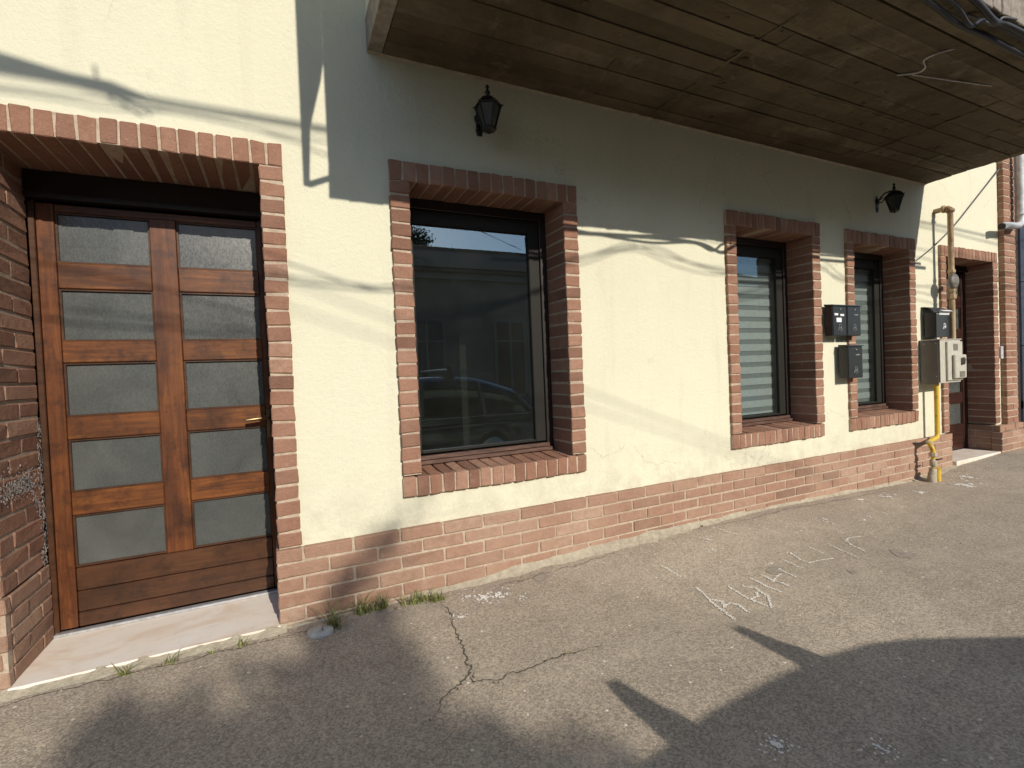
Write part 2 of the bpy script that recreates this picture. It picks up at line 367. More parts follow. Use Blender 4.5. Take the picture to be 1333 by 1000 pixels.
t = NT('leaf'); r = t.attr(); MT['leaf'] = t.set(col=t.ramp(r, [(0, (0.035, 0.055, 0.014)), (0.6, (0.075, 0.105, 0.026)), (1, (0.14, 0.15, 0.05))]), rough=0.6)
t = NT('weed_green'); r = t.attr(); MT['weed_green'] = t.set(col=t.ramp(r, [(0, (0.10, 0.12, 0.03)), (0.6, (0.17, 0.19, 0.05)), (1, (0.36, 0.31, 0.13))]), rough=0.6)
simple('bark', (0.09, 0.07, 0.05), 0.9, scale=18, bump=0.9)
simple('roof_tiles', (0.125, 0.085, 0.062), 0.85, var=0.25, scale=12, bump=0.5)
simple('facade_far', (0.15, 0.145, 0.125), 0.9, var=0.12, scale=2); simple('facade_trim', (0.19, 0.185, 0.17), 0.9)
simple('car_paint', (0.045, 0.052, 0.062), 0.22, 0.5, 0.05, 3, 0.02, coat=1.0); simple('car_glass', (0.01, 0.012, 0.014), 0.04, spec=0.8)
simple('tyre', (0.02, 0.02, 0.02), 0.85); simple('chrome', (0.6, 0.6, 0.6), 0.15, 1.0); simple('lamp_red', (0.35, 0.02, 0.02), 0.2); simple('lamp_clear', (0.6, 0.6, 0.6), 0.1)
simple('kerb_stone', (0.34, 0.32, 0.29), 0.9, scale=20, bump=0.6); simple('far_paving', (0.26, 0.24, 0.21), 0.9, scale=4, bump=0.4); simple('soil', (0.16, 0.14, 0.10), 0.95, scale=3)
simple('cable_aluminium', (0.2, 0.2, 0.2), 0.5)
simple('white_stain', (0.78, 0.75, 0.70), 0.95, var=0.1, scale=60, bump=0.9)

def lerp_tab(x, xs, ys):
    if x <= xs[0]: return ys[0]
    for i in range(len(xs) - 1):
        if x <= xs[i+1]: return ys[i] + (ys[i+1] - ys[i]) * (x - xs[i]) / (xs[i+1] - xs[i])
    return ys[-1]
GX = [-8, -1.35, -.34, .14, .66, 1.06, 1.5, 2.0, 3.1, 4.1, 5.25, 5.7, 6.0, 7.0, 9]
GZ = [.03, .032, .040, .036, .040, .052, .060, .070, .080, .056, .025, .06, .088, .112, .12]
def gz(x, y):
    b = lerp_tab(x, GX, GZ)
    k = 1.2 if x > 5.5 else 0.7
    f = max(0.0, 1 + y / k); f = f * f * (3 - 2 * f) if f < 1 else 1
    z = 0.03 + (b - 0.03) * f
    z += 0.004 * noise.noise((x * 1.3, y * 1.9, 0.3)) + 0.0025 * noise.noise((x * 7, y * 7, 1.7))
    if y < -2.6: z -= 0.0
    return z

# ------------------------------------------------------------------ ground
m = MB(); m.box(-400, 400, -400, 400, -0.6, -0.36)
tag(m.build('ground', MT['soil'], org=(0, 0, -0.6)), kind='structure')
def grid(xs, ys, zf, name, mat):
    m = MB(); n = len(ys)
    vs = [(x, y, zf(x, y)) for x in xs for y in ys]
    fs = [[i*n+j, (i+1)*n+j, (i+1)*n+j+1, i*n+j+1] for i in range(len(xs)-1) for j in range(n-1)]
    m.add(vs, fs, 0.5, True); return m.build(name, mat, recalc=False)
def rng(a, b, s):
    n = max(1, int(round((b - a) / s))); return [a + (b - a) * i / n for i in range(n + 1)]
xs = rng(-8, -2, 0.5)[:-1] + rng(-2, 5, 0.035)[:-1] + rng(5, 8.2, 0.06)[:-1] + rng(8.2, 40, 2)
ys = rng(-2.88, -1.9, 0.1)[:-1] + rng(-1.9, 0.12, 0.035)
pav = tag(grid(xs, ys, gz, 'pavement', MT['asphalt']), kind='structure')
m = MB(); m.box(-60, -8.0, -2.88, 0.12, -0.2, 0.028); m.build('paved_end', MT['asphalt'], pav)
m = MB()
x = -20
while x < 30: m.cbox(x + .004, x + .996, -3.03, -2.88, -0.3, 0.028, 0.012, jit=0.002); x += 1.0
tag(m.build('kerb', MT['kerb_stone']), kind='structure')
m = MB(); m.box(-60, 60, -8.0, -3.03, -0.32, -0.20); tag(m.build('road', MT['asphalt_dark']), kind='structure')
m = MB(); m.box(-60, 60, -14.0, -8.0, -0.3, -0.06); tag(m.build('far_pavement', MT['far_paving']), kind='structure')

# flat marks on the pavement: cracks, chalk, paint spots (children of the pavement)
def ribbon(m, pts, wd, lift=0.003, taper=True, jit=0.4, step=0.02, r=0.5):
    P = []
    for (a, b) in zip(pts[:-1], pts[1:]):
        L = math.hypot(b[0]-a[0], b[1]-a[1]); n = max(1, int(L / step))
        for i in range(n): P.append((a[0]+(b[0]-a[0])*i/n, a[1]+(b[1]-a[1])*i/n))
    P.append(pts[-1]); vs = []; N = len(P)
    for i, p in enumerate(P):
        q = P[min(i+1, N-1)]; o_ = P[max(i-1, 0)]; dx, dy = q[0]-o_[0], q[1]-o_[1]; L = math.hypot(dx, dy) or 1
        nx, ny = -dy / L, dx / L
        wv = wd * random.uniform(1-jit, 1+jit) * (min(1, 0.15 + 4 * min(i, N-1-i) / N) if taper else 1)
        ox = random.uniform(-.3, .3) * wd * (2 if jit > .3 else .6)
        for s_ in (-.5, .5):
            X, Y = p[0] + nx * (wv * s_ + ox), p[1] + ny * (wv * s_ + ox); vs.append((X, Y, gz(X, Y) + lift))
    m.add(vs, [[2*i, 2*i+1, 2*i+3, 2*i+2] for i in range(N-1)], r)
def jag(pts, amp=0.012, sub=7):
    out = []
    for a, b in zip(pts[:-1], pts[1:]):
        for i in range(sub):
            f = i / sub; out.append((a[0]+(b[0]-a[0])*f + random.uniform(-amp, amp), a[1]+(b[1]-a[1])*f + random.uniform(-amp, amp)))
    out.append(pts[-1]); return out
for pts, wd in (([(.40, -.15), (.414, -.227), (.389, -.386), (.376, -.531), (.357, -.656), (.340, -.762), (.276, -.816), (.203, -.852), (.113, -.962)], .009),
                ([(.34, -.77), (.326, -.827), (.416, -.867), (.56, -.851), (.727, -.846), (.882, -.875)], .008),
                ([(.70, -.10), (.9, -.13), (1.05, -.115), (1.3, -.12), (1.6, -.10)], .007),
                ([(2.3, -.07), (2.7, -.11), (3.2, -.10), (3.9, -.12), (4.6, -.14)], .007),
                ([(-1.5, -.10), (-1.1, -.085), (-.7, -.10), (-.3, -.085), (-.1, -.14)], .008),
                ([(6.0, -.25), (6.5, -.5), (7.2, -.85), (8, -1.1)], .012)):
    m = MB(); ribbon(m, jag(pts, 0.011), wd*.62, 0.0025, r=.4)
    # crumbled nibs along the crack
    J = jag(pts, 0.01)
    for p in J[::2]:
        a = random.uniform(0, 6.3); l = random.uniform(.006, .02)
        ribbon(m, [p, (p[0]+l*math.cos(a), p[1]+l*math.sin(a))], wd*.6, 0.0028, step=.006)
    m.build('crack', MT['crack_soil'], pav)
chalk = [[(1.666,-.662),(1.602,-.831),(1.557,-1.002)],[(1.624,-.8),(1.653,-.839),(1.617,-.891)],[(1.61,-.887),(1.674,-.873),(1.695,-.906),(1.676,-.986)],
 [(1.817,-.74),(1.791,-.899),(1.806,-1.008)],[(1.806,-1.008),(1.897,-.917),(1.923,-.815),(1.878,-.777)],[(1.791,-.899),(1.853,-.891),(1.882,-.863)],
 [(2.004,-.724),(1.985,-.84),(1.993,-.924)],[(2.085,-.732),(2.081,-.81),(2.093,-.892)],[(2.062,-.824),(2.136,-.79),(2.201,-.775)],
 [(2.249,-.719),(2.233,-.794),(2.23,-.847)],[(2.393,-.638),(2.372,-.719),(2.363,-.788)],[(2.524,-.602),(2.477,-.69),(2.466,-.761),(2.544,-.762),(2.644,-.792)],
 [(2.702,-.607),(2.674,-.712)],[(2.854,-.628),(2.804,-.759),(2.779,-.853)],[(2.994,-.659),(2.937,-.754),(2.914,-.827)],[(2.994,-.659),(3.077,-.632),(3.174,-.654)],
 [(1.691,-.364),(1.689,-.451),(1.688,-.534)],[(2.421,-.088),(2.433,-.182),(2.463,-.284)],[(2.217,-.654),(2.292,-.654)]]
m = MB()
for k, s_ in enumerate(chalk):
    # broken, dusty stroke: many short flecks along the path
    for (a, b) in zip(s_[:-1], s_[1:]):
        L = math.hypot(b[0]-a[0], b[1]-a[1]); n = int(L / 0.0011)
        for i in range(n):
            if random.random() < (0.05 if k < 9 else 0.3) + .4*(noise.noise((i*.045, k*3.1, 0)) > .15): continue
            f = random.random(); wob = 0.004 * math.sin(f * 3 + k); px = a[0]+(b[0]-a[0])*f+random.gauss(0, .0045) + wob; py = a[1]+(b[1]-a[1])*f+random.gauss(0, .003)
            q = random.uniform(.0018, .0046); an = random.uniform(0, 3)
            pts = [(px+q*math.cos(an+t_)*random.uniform(.6, 1.3), py+q*math.sin(an+t_)*random.uniform(.6, 1.3)) for t_ in (0, 1.5, 3.1, 4.6)]
            m.add([(u, v, gz(u, v) + .0032) for u, v in pts], [[0, 1, 2, 3]])
m.build('chalk_writing', MT['chalk'], pav)
def blob(m, x, y, r, asp=1.0, ang=0.0, lift=.003, n=14, rough=.35):
    ph = random.uniform(0, 9); vs = []
    for k in range(n):
        th = 2*math.pi*k/n; q = r * (1 + rough * noise.noise((math.cos(th)*1.7 + ph, math.sin(th)*1.7, ph)) * 2)
        a, b = q*math.cos(th)*asp, q*math.sin(th); X, Y = x + a*math.cos(ang)-b*math.sin(ang), y + a*math.sin(ang)+b*math.cos(ang)
        vs.append((X, Y, gz(X, Y) + lift))
    m.add(vs, [list(range(n))])
m = MB()
def splat(x, y, r, n):
    for _ in range(int(n*2.2)):
        d = abs(random.gauss(0, r)); a = random.uniform(0, 6.3); blob(m, x + d*math.cos(a), y + d*math.sin(a), random.uniform(.04, .17) * r * (1.2 - .5 * min(1, d / (2*r))), n=7)
for (x, y, r, n) in [(.446,-.335,.030,16),(.42,-.30,.02,8),(.62,-.20,.05,26),(.70,-.22,.05,22),(.55,-.15,.04,12),(.80,-.30,.03,8),(1.856,-1.52,.020,10),(1.689,-1.626,.012,5),(1.042,-1.585,.035,26),(1.299,-1.741,.032,22),(1.572,-1.536,.014,7),(.978,-1.436,.012,5),(1.22,-1.5,.01,4),(1.35,-1.62,.008,4),
                     (1.977,-.662,.013,6),(2.873,-.334,.018,6),(3.528,-.482,.03,7),(3.805,-.465,.035,7),(3.626,-.47,.03,5),(3.616,-.59,.02,5),(3.271,-.364,.04,7),(3.233,-.437,.03,6),(3.388,-.598,.02,5),(2.212,-.236,.04,8),(2.119,-.363,.03,6),
                     (4.3,-.25,.08,12),(4.7,-.3,.07,12),(5.3,-.35,.10,16),(5.6,-.28,.09,14),(4.0,-.2,.06,10),(.12,-.55,.01,3),(.02,-.60,.008,2),(.30,-.56,.008,3)]:
    splat(x, y, r, n)
m.build('paint_splash', MT['white_stain'], pav)
m = MB()
for (x, y, r) in [(2.22,-.72,.045),(3.05,-.95,.05),(1.0,-.15,.04),(2.55,-.95,.02),(.72,-.17,.03)]: blob(m, x, y, r, 1.4, .6, .0022, 20)
m.build('tar_spot', MT['tar_spot'], pav)
# grit and small stones near the wall
m = MB()
for _ in range(900):
    x = random.uniform(-1.4, 7.0); y = -abs(random.gauss(0, .10)) - .05
    if random.random() < .35: y = random.uniform(-2.0, -.1)
    r = random.uniform(.0015, .0045) * (1.7 if random.random() < .07 else 1)
    z = gz(x, y); m.lathe([(r*.5, -r*.3), (r*1.1, r*.15), (r*.6, r*.8)], (x, y, z), 5, rot=random.random(), rr=random.random())
tag(m.build('grit', MT['rough_cement']), kind='stuff', label='loose grit and pebbles scattered along the foot of the wall', cat='grit')

# ------------------------------------------------------------------ the house
house = empty('house', (0, 0, 0), 'cream plastered house front with brick surrounds, brick plinth and concrete balcony', 'house')
YP = 0.025   # plaster plane;  brick surrounds stand proud at 0
DOOR = (-1.333, -.347, -.1, 2.265, .415); W1 = (.373, 1.339, .695, 2.277, .25); W2 = (2.867, 3.768, .695, 2.273, .25); W3 = (4.348, 5.237, .704, 2.258, .25); D2 = (5.921, 6.926, .0, 2.24, .25)
OPEN = [DOOR, W1, W2, W3, D2]
WEND = 7.50
m = MB()
e = .05
bx = sorted({-12.0, WEND} | {o_[0]-e for o_ in OPEN} | {o_[1]+e for o_ in OPEN}); bz = sorted({-.3, 6.4} | {o_[2]-e for o_ in OPEN} | {o_[3]+e for o_ in OPEN})
def inhole(x, z): return any(o_[0]-e < x < o_[1]+e and o_[2]-e < z < o_[3]+e for o_ in OPEN)
for i in range(len(bx)-1):
    for j in range(len(bz)-1):
        xa, xb, za, zb = bx[i], bx[i+1], bz[j], bz[j+1]
        if inhole((xa+xb)/2, (za+zb)/2): continue
        m.add([(xa,YP,za),(xb,YP,za),(xb,YP,zb),(xa,YP,zb)], [(0,1,2,3)]); m.add([(xa,.5,za),(xb,.5,za),(xb,.5,zb),(xa,.5,zb)], [(3,2,1,0)])
for o_ in OPEN:
    xa, xb, za, zb = o_[0]-e, o_[1]+e, max(o_[2]-e, -.3), o_[3]+e
    m.add([(xa,YP,za),(xa,.5,za),(xa,.5,zb),(xa,YP,zb)], [(0,1,2,3)]); m.add([(xb,YP,za),(xb,.5,za),(xb,.5,zb),(xb,YP,zb)], [(3,2,1,0)])
    m.add([(xa,YP,zb),(xb,YP,zb),(xb,.5,zb),(xa,.5,zb)], [(0,1,2,3)]); m.add([(xa,YP,za),(xb,YP,za),(xb,.5,za),(xa,.5,za)], [(3,2,1,0)])
m.box(-12, -11.7, .51, 8, -.3, 6.4); m.box(WEND-.3, WEND, .51, 8, -.3, 6.4); m.box(-12, WEND, 8, 8.3, -.3, 6.4)
m.build('wall', MT['plaster'], house, recalc=False)
m = MB(); m.add([(-12.3,-.5,6.25),(WEND+.05,-.5,6.25),(WEND+.05,4.2,8.6),(-12.3,4.2,8.6)],[(0,1,2,3)]); m.add([(-12.3,9,6.25),(WEND+.05,9,6.25),(WEND+.05,4.2,8.6),(-12.3,4.2,8.6)],[(3,2,1,0)]); m.box(-12.3, WEND+.05, -.5, 9, 6.2, 6.245)
m.build('roof', MT['roof_tiles'], house)

BW = .0725
def jamb(m, mm, xa, xb, z0, z1, y0, y1, n=None):
    n = n or round((z1 - z0) / .0757); h = (z1 - z0) / n
    mm.box(xa + .004, xb - .004, y0 + .0052, y1, z0, z1)
    for i in range(n):
        za = z0 + i*h + .0055; zb = z0 + (i+1)*h - .0055
        dx = random.uniform(-.002, .002)
        if y1 - y0 > .3:
            s_ = y0 + (.235 if i % 2 else .118); m.cbox(xa+dx, xb+dx, y0 + random.uniform(-.002, .002), s_-.005, za, zb, .0045, jit=.0030); m.cbox(xa+dx, xb+dx, s_+.005, y1, za, zb, .0045, jit=.0030)
        else: m.cbox(xa+dx, xb+dx, y0 + random.uniform(-.002, .002), y1, za, zb, .0045, jit=.0030)
def soldiers(m, mm, xa, xb, z0, z1, y0, y1, slope=None, wob=.002):
    n = round((xb - xa) / .0715); h = (xb - xa) / n
    mm.box(xa + .002, xb - .002, y0 + .0052, y1, z0 + .003, z1 - .004)
    for i in range(n):
        dz = random.uniform(-.003, .003)
        m.cbox(xa + i*h + .0045, xa + (i+1)*h - .0045, y0 + random.uniform(-wob, wob), y1, z0+dz, z1+dz, .004, jit=.0030, slope=slope)
def surround(o_, sill=True, zb=None, name='brick_surround', wid=.104):
    x0, x1, z0, z1, d = o_; m = MB(); mm = MB()
    zb = z0 if zb is None else zb
    jamb(m, mm, x0-wid, x0, zb, z1, 0, d); jamb(m, mm, x1, x1+wid, zb, z1, 0, d)
    soldiers(m, mm, x0-wid-.002, x1+wid+.002, z1, z1+.109, 0, d)
    if sill: soldiers(m, mm, x0-wid-.002, x1+wid+.002, z0-.117, z0-.012, 0, .255, slope=.085)
    s_ = m.build(name, MT['brick'], house); mm.build('mortar', MT['mortar'], s_)
    return s_
# mirrored copies keep the parts' own meshes
surround(DOOR, False, .416); surround(W1); surround(W2); surround(W3); surround(D2, False, .43)
# plinth
def courses(m, mm, xa, xb, z1, nrow, y0, y1, L=.238, hh=BW, first_in=0.0, off=0):
    mm.box(xa+.004, xb-.004, y0+.006, y1, z1 - nrow*hh, z1 - .006)
    for r_ in range(nrow):
        zt = z1 - r_*hh; inn = first_in if r_ == 0 else 0
        x = xa + (0 if (r_ + off) % 2 else -L/2)
        while x < xb - .02:
            a = max(x, xa + inn); b = min(x + L, xb - inn)
            if b - a > .03: m.cbox(a+.005 if a > xa+inn else a, b-.005 if b < xb-inn else b, y0 + inn*.8 + random.uniform(-.0025, .0025), y1, zt-hh+.0065, zt-.0045, .0045, jit=.0025)
            x += L
m = MB(); mm = MB(); YB = -.012
courses(m, mm, DOOR[1]-.012, D2[0]+.015, .416, 6, YB, .03); s_ = m.build('plinth', MT['brick_pale'], house); mm.build('mortar', MT['mortar'], s_)
m = MB(); mm = MB(); courses(m, mm, -8, DOOR[0]+.012, .416, 6, YB, .03); s_ = m.build('plinth', MT['brick_pale'], house); mm.build('mortar', MT['mortar'], s_)
m = MB(); mm = MB()
# deeper returns of the plinth inside the doorways
for (xa, xb, yd) in ((DOOR[0]-.10, DOOR[0]+.010, .415), (DOOR[1]-.010, DOOR[1]+.1, .415), (D2[0]-.1, D2[0]+.012, .25), (D2[1]-.012, D2[1]+.1, .25)):
    mm.box(xa+.006, xb-.006, .031, yd, -.05, .41)
    for r_ in range(6):
        zt = .416 - r_*BW; sp = .15 if r_ % 2 else .27
        a = .032
        while a < yd - .02:
            b = min(a + sp, yd); m.cbox(xa, xb, a+.004, b-.004, zt-BW+.0055, zt-.0055, .0045, jit=.0025); a = b; sp = .238
    s_ = m.build('plinth_return', MT['brick_pale'], house); mm.build('mortar', MT['mortar'], s_); m = MB(); mm = MB()
# pilaster at the right end of the house, with stepped base
m = MB(); mm = MB()
nrow = 80; mm.box(7.125, 7.385, -.025, .03, .416, 6.3)
for i in range(int((6.3-.416)/.0757)):
    z0 = .416 + i*.0757
    if i % 2: m.cbox(7.12, 7.39, -.03, .03, z0+.0055, z0+.0702, .0045, jit=.0025)
    else: m.cbox(7.12, 7.25, -.03, .03, z0+.0055, z0+.0702, .0045, jit=.0025); m.cbox(7.26, 7.39, -.03, .03, z0+.0055, z0+.0702, .0045, jit=.0025)
s_ = m.build('pilaster', MT['brick'], house); mm.build('mortar', MT['mortar'], s_)
m = MB(); mm = MB(); courses(m, mm, D2[1]-.012, WEND-.02, .416, 1, -.04, .03); courses(m, mm, D2[1]-.035, WEND+.0, .416-BW, 5, -.06, .03, off=1)
s_ = m.build('pilaster_base', MT['brick_pale'], house); mm.build('mortar', MT['mortar'], s_)
# rough cement fillet where the plinth meets the pavement
def fillet(xa, xb, hfun, dfun, name, y0=YB, step=.012):
    m = MB(); X = rng(xa, xb, step); vs = []; K = 5
    for x in X:
        h = hfun(x); d = dfun(x); g = gz(x, -d)
        for k in range(K + 1):
            f = k / K; y = y0 + .004 - (d) * f; z = g - .004 + (h + .004) * (1 - f) ** 1.4 + .004*noise.noise((x*30, f*6, 2.2)) * (1 - f*.7)
            vs.append((x, y, z))
    n = K + 1
    m.add(vs, [[i*n+j, i*n+j+1, (i+1)*n+j+1, (i+1)*n+j] for i in range(len(X)-1) for j in range(K)], .5, True)
    m.build(name, MT['rough_cement'], house, recalc=False)
fillet(.10, 5.15, lambda x: max(.004, lerp_tab(x, [.1, .5, .9, 1.5, 2.2, 3, 4.2, 5.15], [.004, .022, .040, .042, .036, .020, .022, .012]) * (1 + .5*noise.noise((x*6, 0, 0)))),
       lambda x: max(.01, lerp_tab(x, [.1, .5, 1.0, 1.7, 2.1, 2.4, 3, 5.15], [.02, .045, .055, .085, .10, .045, .035, .05]) * (1 + .7*noise.noise((x*5, 3, 0)) + .4*noise.noise((x*23, 1, 0)))), 'cement_fillet')
fillet(-.335, .10, lambda x: .006 + .008*abs(noise.noise((x*9, 0, 4))), lambda x: .03 * (1 + .6*noise.noise((x*11, 3, 0))), 'cement_fillet')
fillet(5.15, 5.93, lambda x: .012 + .01*abs(noise.noise((x*9, 0, 4))), lambda x: .09 * (1 + .6*noise.noise((x*7, 3, 0))), 'cement_fillet', step=.02)
# efflorescence (white lime crust) on the left door reveal
m = MB()
def crust(y, z, r):
    n = 7; ph = random.random()*9; x = DOOR[0] + .0042
    m.add([(x, y + r*math.cos(6.283*k/n)*random.uniform(.5, 1.3), z + r*math.sin(6.283*k/n)*random.uniform(.5, 1.3)) for k in range(n)], [list(range(n))])
for _ in range(420):
    z = random.uniform(.28, 1.10); y = .412 - abs(random.gauss(0, .016)) - (.04*random.random() if z < .50 else 0)
    crust(y, z, random.uniform(.003, .009))
for _ in range(520): crust(min(.41, max(.01, random.gauss(.14, .11))), random.gauss(.83, .028), random.uniform(.001, .006))
for _ in range(200): f_ = random.random(); crust(.22 + .17*f_ + random.gauss(0, .012), .84 - .26*f_*f_ + random.gauss(0, .015), random.uniform(.0015, .006))
tag(m.build('lime_crust', MT['white_stain'], house), kind='stuff')

# doors -----------------------------------------------------------------
def door(o_, yl, ztop, zbot, mats, colx, rows, name_label, lever_x, bottom_boards, stile0, stile1):
    WV, WH, WD = mats; x0, x1 = o_[0], o_[1]
    fr = MB()   # fixed frame
    fr.cbox(x0+.002, x0+.026, yl-.012, yl+.05, zbot, ztop+.01, .003); fr.cbox(stile1-.056, stile1+.03, yl-.008, yl+.012, zbot, ztop+.01, .003) if False else None
    fr.cbox(x1-.024 if lever_x is None else x1-.018, x1+.02, yl-.010, yl+.05, zbot, ztop+.01, .003)
    D = fr.build('door', WD, house)
    D['label'] = name_label
    m = MB(); m.cbox(x0+.027, colx[0], yl, yl+.045, zbot+.01, ztop-.0, .002, r=.2); m.build('stile', WV, D)
    m = MB(); m.cbox(colx[1], colx[2], yl-.002, yl+.045, rows[-1][1], ztop-.034, .003, r=.3); m.build('stile', WV, D)
    m = MB(); m.cbox(colx[3], x1-.004 if lever_x is None else stile1, yl, yl+.045, zbot+.01, ztop, .002, r=.7); m.build('stile', WV, D)
    m = MB(); m.cbox(colx[0]+.001, colx[3]-.001, yl+.004, yl+.042, rows[0][0], ztop, .003, r=.8); m.build('top_rail', WH, D)
    for i in range(len(rows)-1):
        for a, b in ((0, 1), (2, 3)):
            m = MB(); m.cbox(colx[a]+.0005, colx[b]-.0005, yl+.003, yl+.042, rows[i+1][0], rows[i][1], .004); m.build('rail', WH, D)
    # glazing beads
    for (zt, zb) in rows:
        for a, b in ((0, 1), (2, 3)):
            xa, xb = colx[a], colx[b]; m = MB()
            m.box(xa+.0005, xa+.009, yl+.012, yl+.03, zb, zt); m.box(xb-.009, xb-.0005, yl+.012, yl+.03, zb, zt); m.box(xa+.009, xb-.009, yl+.012, yl+.03, zb+.0005, zb+.009); m.box(xa+.009, xb-.009, yl+.012, yl+.03, zt-.009, zt-.0005)
            m.build('glazing_bead', MT['wood_dark_boards'], D)
    for (zt, zb) in rows:
        for a, b in ((0, 1), (2, 3)):
            m = MB(); m.box(colx[a]+.004, colx[b]-.004, yl+.024, yl+.028, zb+.004, zt-.004); m.build('glass_pane', MT['frosted_glass'], D)
    hb = bottom_boards
    for i in range(len(hb)-1):
        m = MB(); m.cbox(colx[0]+.001, colx[3]-.001 if lever_x is not None else colx[3], yl+.002, yl+.04, hb[i+1], hb[i]-.003, .005, r=random.random()); m.build('bottom_board', MT['wood_dark_boards'] if lever_x is not None else WH, D)
    m = MB(); m.box(x0+.003, x1-.003, yl-.03, yl+.05, ztop+.012, o_[3]-.002); m.box(x0+.003, x1-.003, yl-.042, yl-.03, ztop+.012, ztop+.035); m.build('shutter_box', MT['frame_brown'], D)
    if lever_x is not None:
        m = MB(); zc = 1.035
        m.cbox(lever_x+.012, lever_x+.034, yl-.006, yl+.002, zc-.11, zc+.045, .003)
        m.tube([(lever_x+.022, yl-.004, zc), (lever_x+.022, yl-.05, zc), (lever_x+.012, yl-.058, zc+.002), (lever_x-.085, yl-.056, zc-.006)], [.009, .009, .010, .008], 10)
        m.build('handle', MT['brass'], D)
    return D
rows = [(2.086, 1.842), (1.719, 1.465), (1.361, 1.100), (.990, .733), (.622, .368)]
door(DOOR, .43, 2.121, .070, (MT['wood_vertical'], MT['wood_horizontal'], MT['wood_dark_boards']), (-1.240, -.868, -.755, -.381), rows, 'varnished brown door leaf with ten frosted panes', -.392, [.367, .253, .150, .078], 0, -.360)
rows2 = [(z[0]+.05, z[1]+.05) for z in rows]
door(D2, .262, 2.16, .13, (MT['wood_red_dark'], MT['wood_red_dark'], MT['wood_red_dark']), (6.02, 6.375, 6.48, 6.855), rows2, 'dark red door leaf in the far doorway', None, [.418, .3, .2, .135], 0, 6.9)
# thresholds
m = MB(); m.cbox(DOOR[0]+.004, DOOR[1]-.004, -.022, .425, .035, .060, .004, jit=.001); m.build('threshold', MT['marble'], house)
m = MB(); m.cbox(DOOR[0]+.004, DOOR[1]-.004, -.024, -.014, .030, .043, .003, jit=.001); m.cbox(DOOR[0]+.01, DOOR[1]-.01, .395, .432, .0605, .074, .002); m.build('door_strip', MT['aluminium'], house)
fillet(DOOR[0]-.03, DOOR[1]+.02, lambda x: .024 + .010*noise.noise((x*14, 0, 4)), lambda x: .058 * (1 + .35*noise.noise((x*9, 3, 0)) + .2*noise.noise((x*31, 1, 0))), 'cement_fillet', y0=-.018)
m = MB(); m.cbox(D2[0]+.014, D2[1]-.014, -.045, .27, .06, .128, .004); m.build('threshold', MT['marble'], house)

# windows -----------------------------------------------------------------
def window(o_, zsash, blind, label):
    x0, x1, z0, z1, d = o_; y = .232; Wn = None
    b = z0 + .008
    m = MB(); fw = .05
    m.cbox(x0+.001, x0+fw, y, y+.07, b+.03, z1-.001, .003); m.cbox(x1-fw, x1-.001, y, y+.07, b+.03, z1-.001, .003); m.cbox(x0+fw, x1-fw, y, y+.07, z1-.058, z1-.001, .003); m.cbox(x0+fw, x1-fw, y, y+.07, b, b+.05, .003)
    Wn = m.build('window', MT['frame_brown'], house); Wn['label'] = label
    m = MB(); a = .078
    xa, xb, za, zb = x0+fw+.001, x1-fw-.001, b+.06, z1-.06
    m.cbox(xa, xa+a*.25, y+.012, y+.066, za, zb, .004); m.cbox(xb-a, xb, y+.012, y+.066, za, zb, .004); m.cbox(xa+a*.25, xb-a, y+.012, y+.066, zb-.085, zb, .004); m.cbox(xa+a*.25, xb-a, y+.012, y+.066, za, za+.016, .004)
    m.build('sash', MT['sash_grey'], Wn)
    m = MB(); m.box(xa+.01, xb-.03, y+.034, y+.038, za+.008, zb-.03); m.build('glass', MT['glass_clear' if blind else 'glass'], Wn)
    m = MB(); m.cbox(x0+.002, x1-.042, y-.022, y+.01, b+.028, b+.052, .003); m.cbox(x0+.002, x1-.03, y-.034, y+.008, b+.003, b+.026, .003); m.build('sill_profile', MT['sill_profile'], Wn)
    if blind:
        m = MB(); z = z1 - .10; k = 0; px = xa+.01; qx = xb-.03
        lim = za + .02
        while z > lim:
            h = .058 if k % 2 == 0 else .040
            if k % 2 == 0: m.box(px, qx, y+.078, y+.081, max(z-h, lim), z, mi=0)
            else: m.box(px, qx, y+.083, y+.086, max(z-h, lim) - .002, z + .002, mi=1)
            z -= h; k += 1
        m.build('roller_blind', [MT['blind_light'], MT['blind_dark']], Wn)
    return Wn
w1 = window(W1, 0, False, 'large dark window with clear reflective glass')
m = MB(); m.cbox(1.008, 1.052, .30, .312, 1.012, 1.095, .003); m.build('black_sticker', MT['screen_black'], w1)
window(W2, 0, True, 'middle window with striped roller blind'); window(W3, 0, True, 'narrow looking right window with striped roller blind')
# rooms behind (closed boxes)
m = MB()
def room(xa, xb, ya, yb, za, zb):
    v = [(x, y, z) for x in (xa, xb) for y in (ya, yb) for z in (za, zb)]
    m.add(v, [(0,1,3,2),(4,6,7,5),(2,3,7,6),(0,2,6,4),(1,5,7,3)])
room(-.1, 2.3, .502, 4.2, .2, 2.9); room(2.4, 6.0, .502, 3.5, .2, 2.9); room(-2.4, -.15, .502, 3, 0, 2.9); room(6.02, 7.1, .502, 3, 0, 2.9)
rm = m.build('room', MT['room_wall'], house)
m = MB(); m.cbox(1.02, 2.29, 1.15, 1.27, .21, 2.89, .004); m.build('partition', MT['room_grey'], rm)

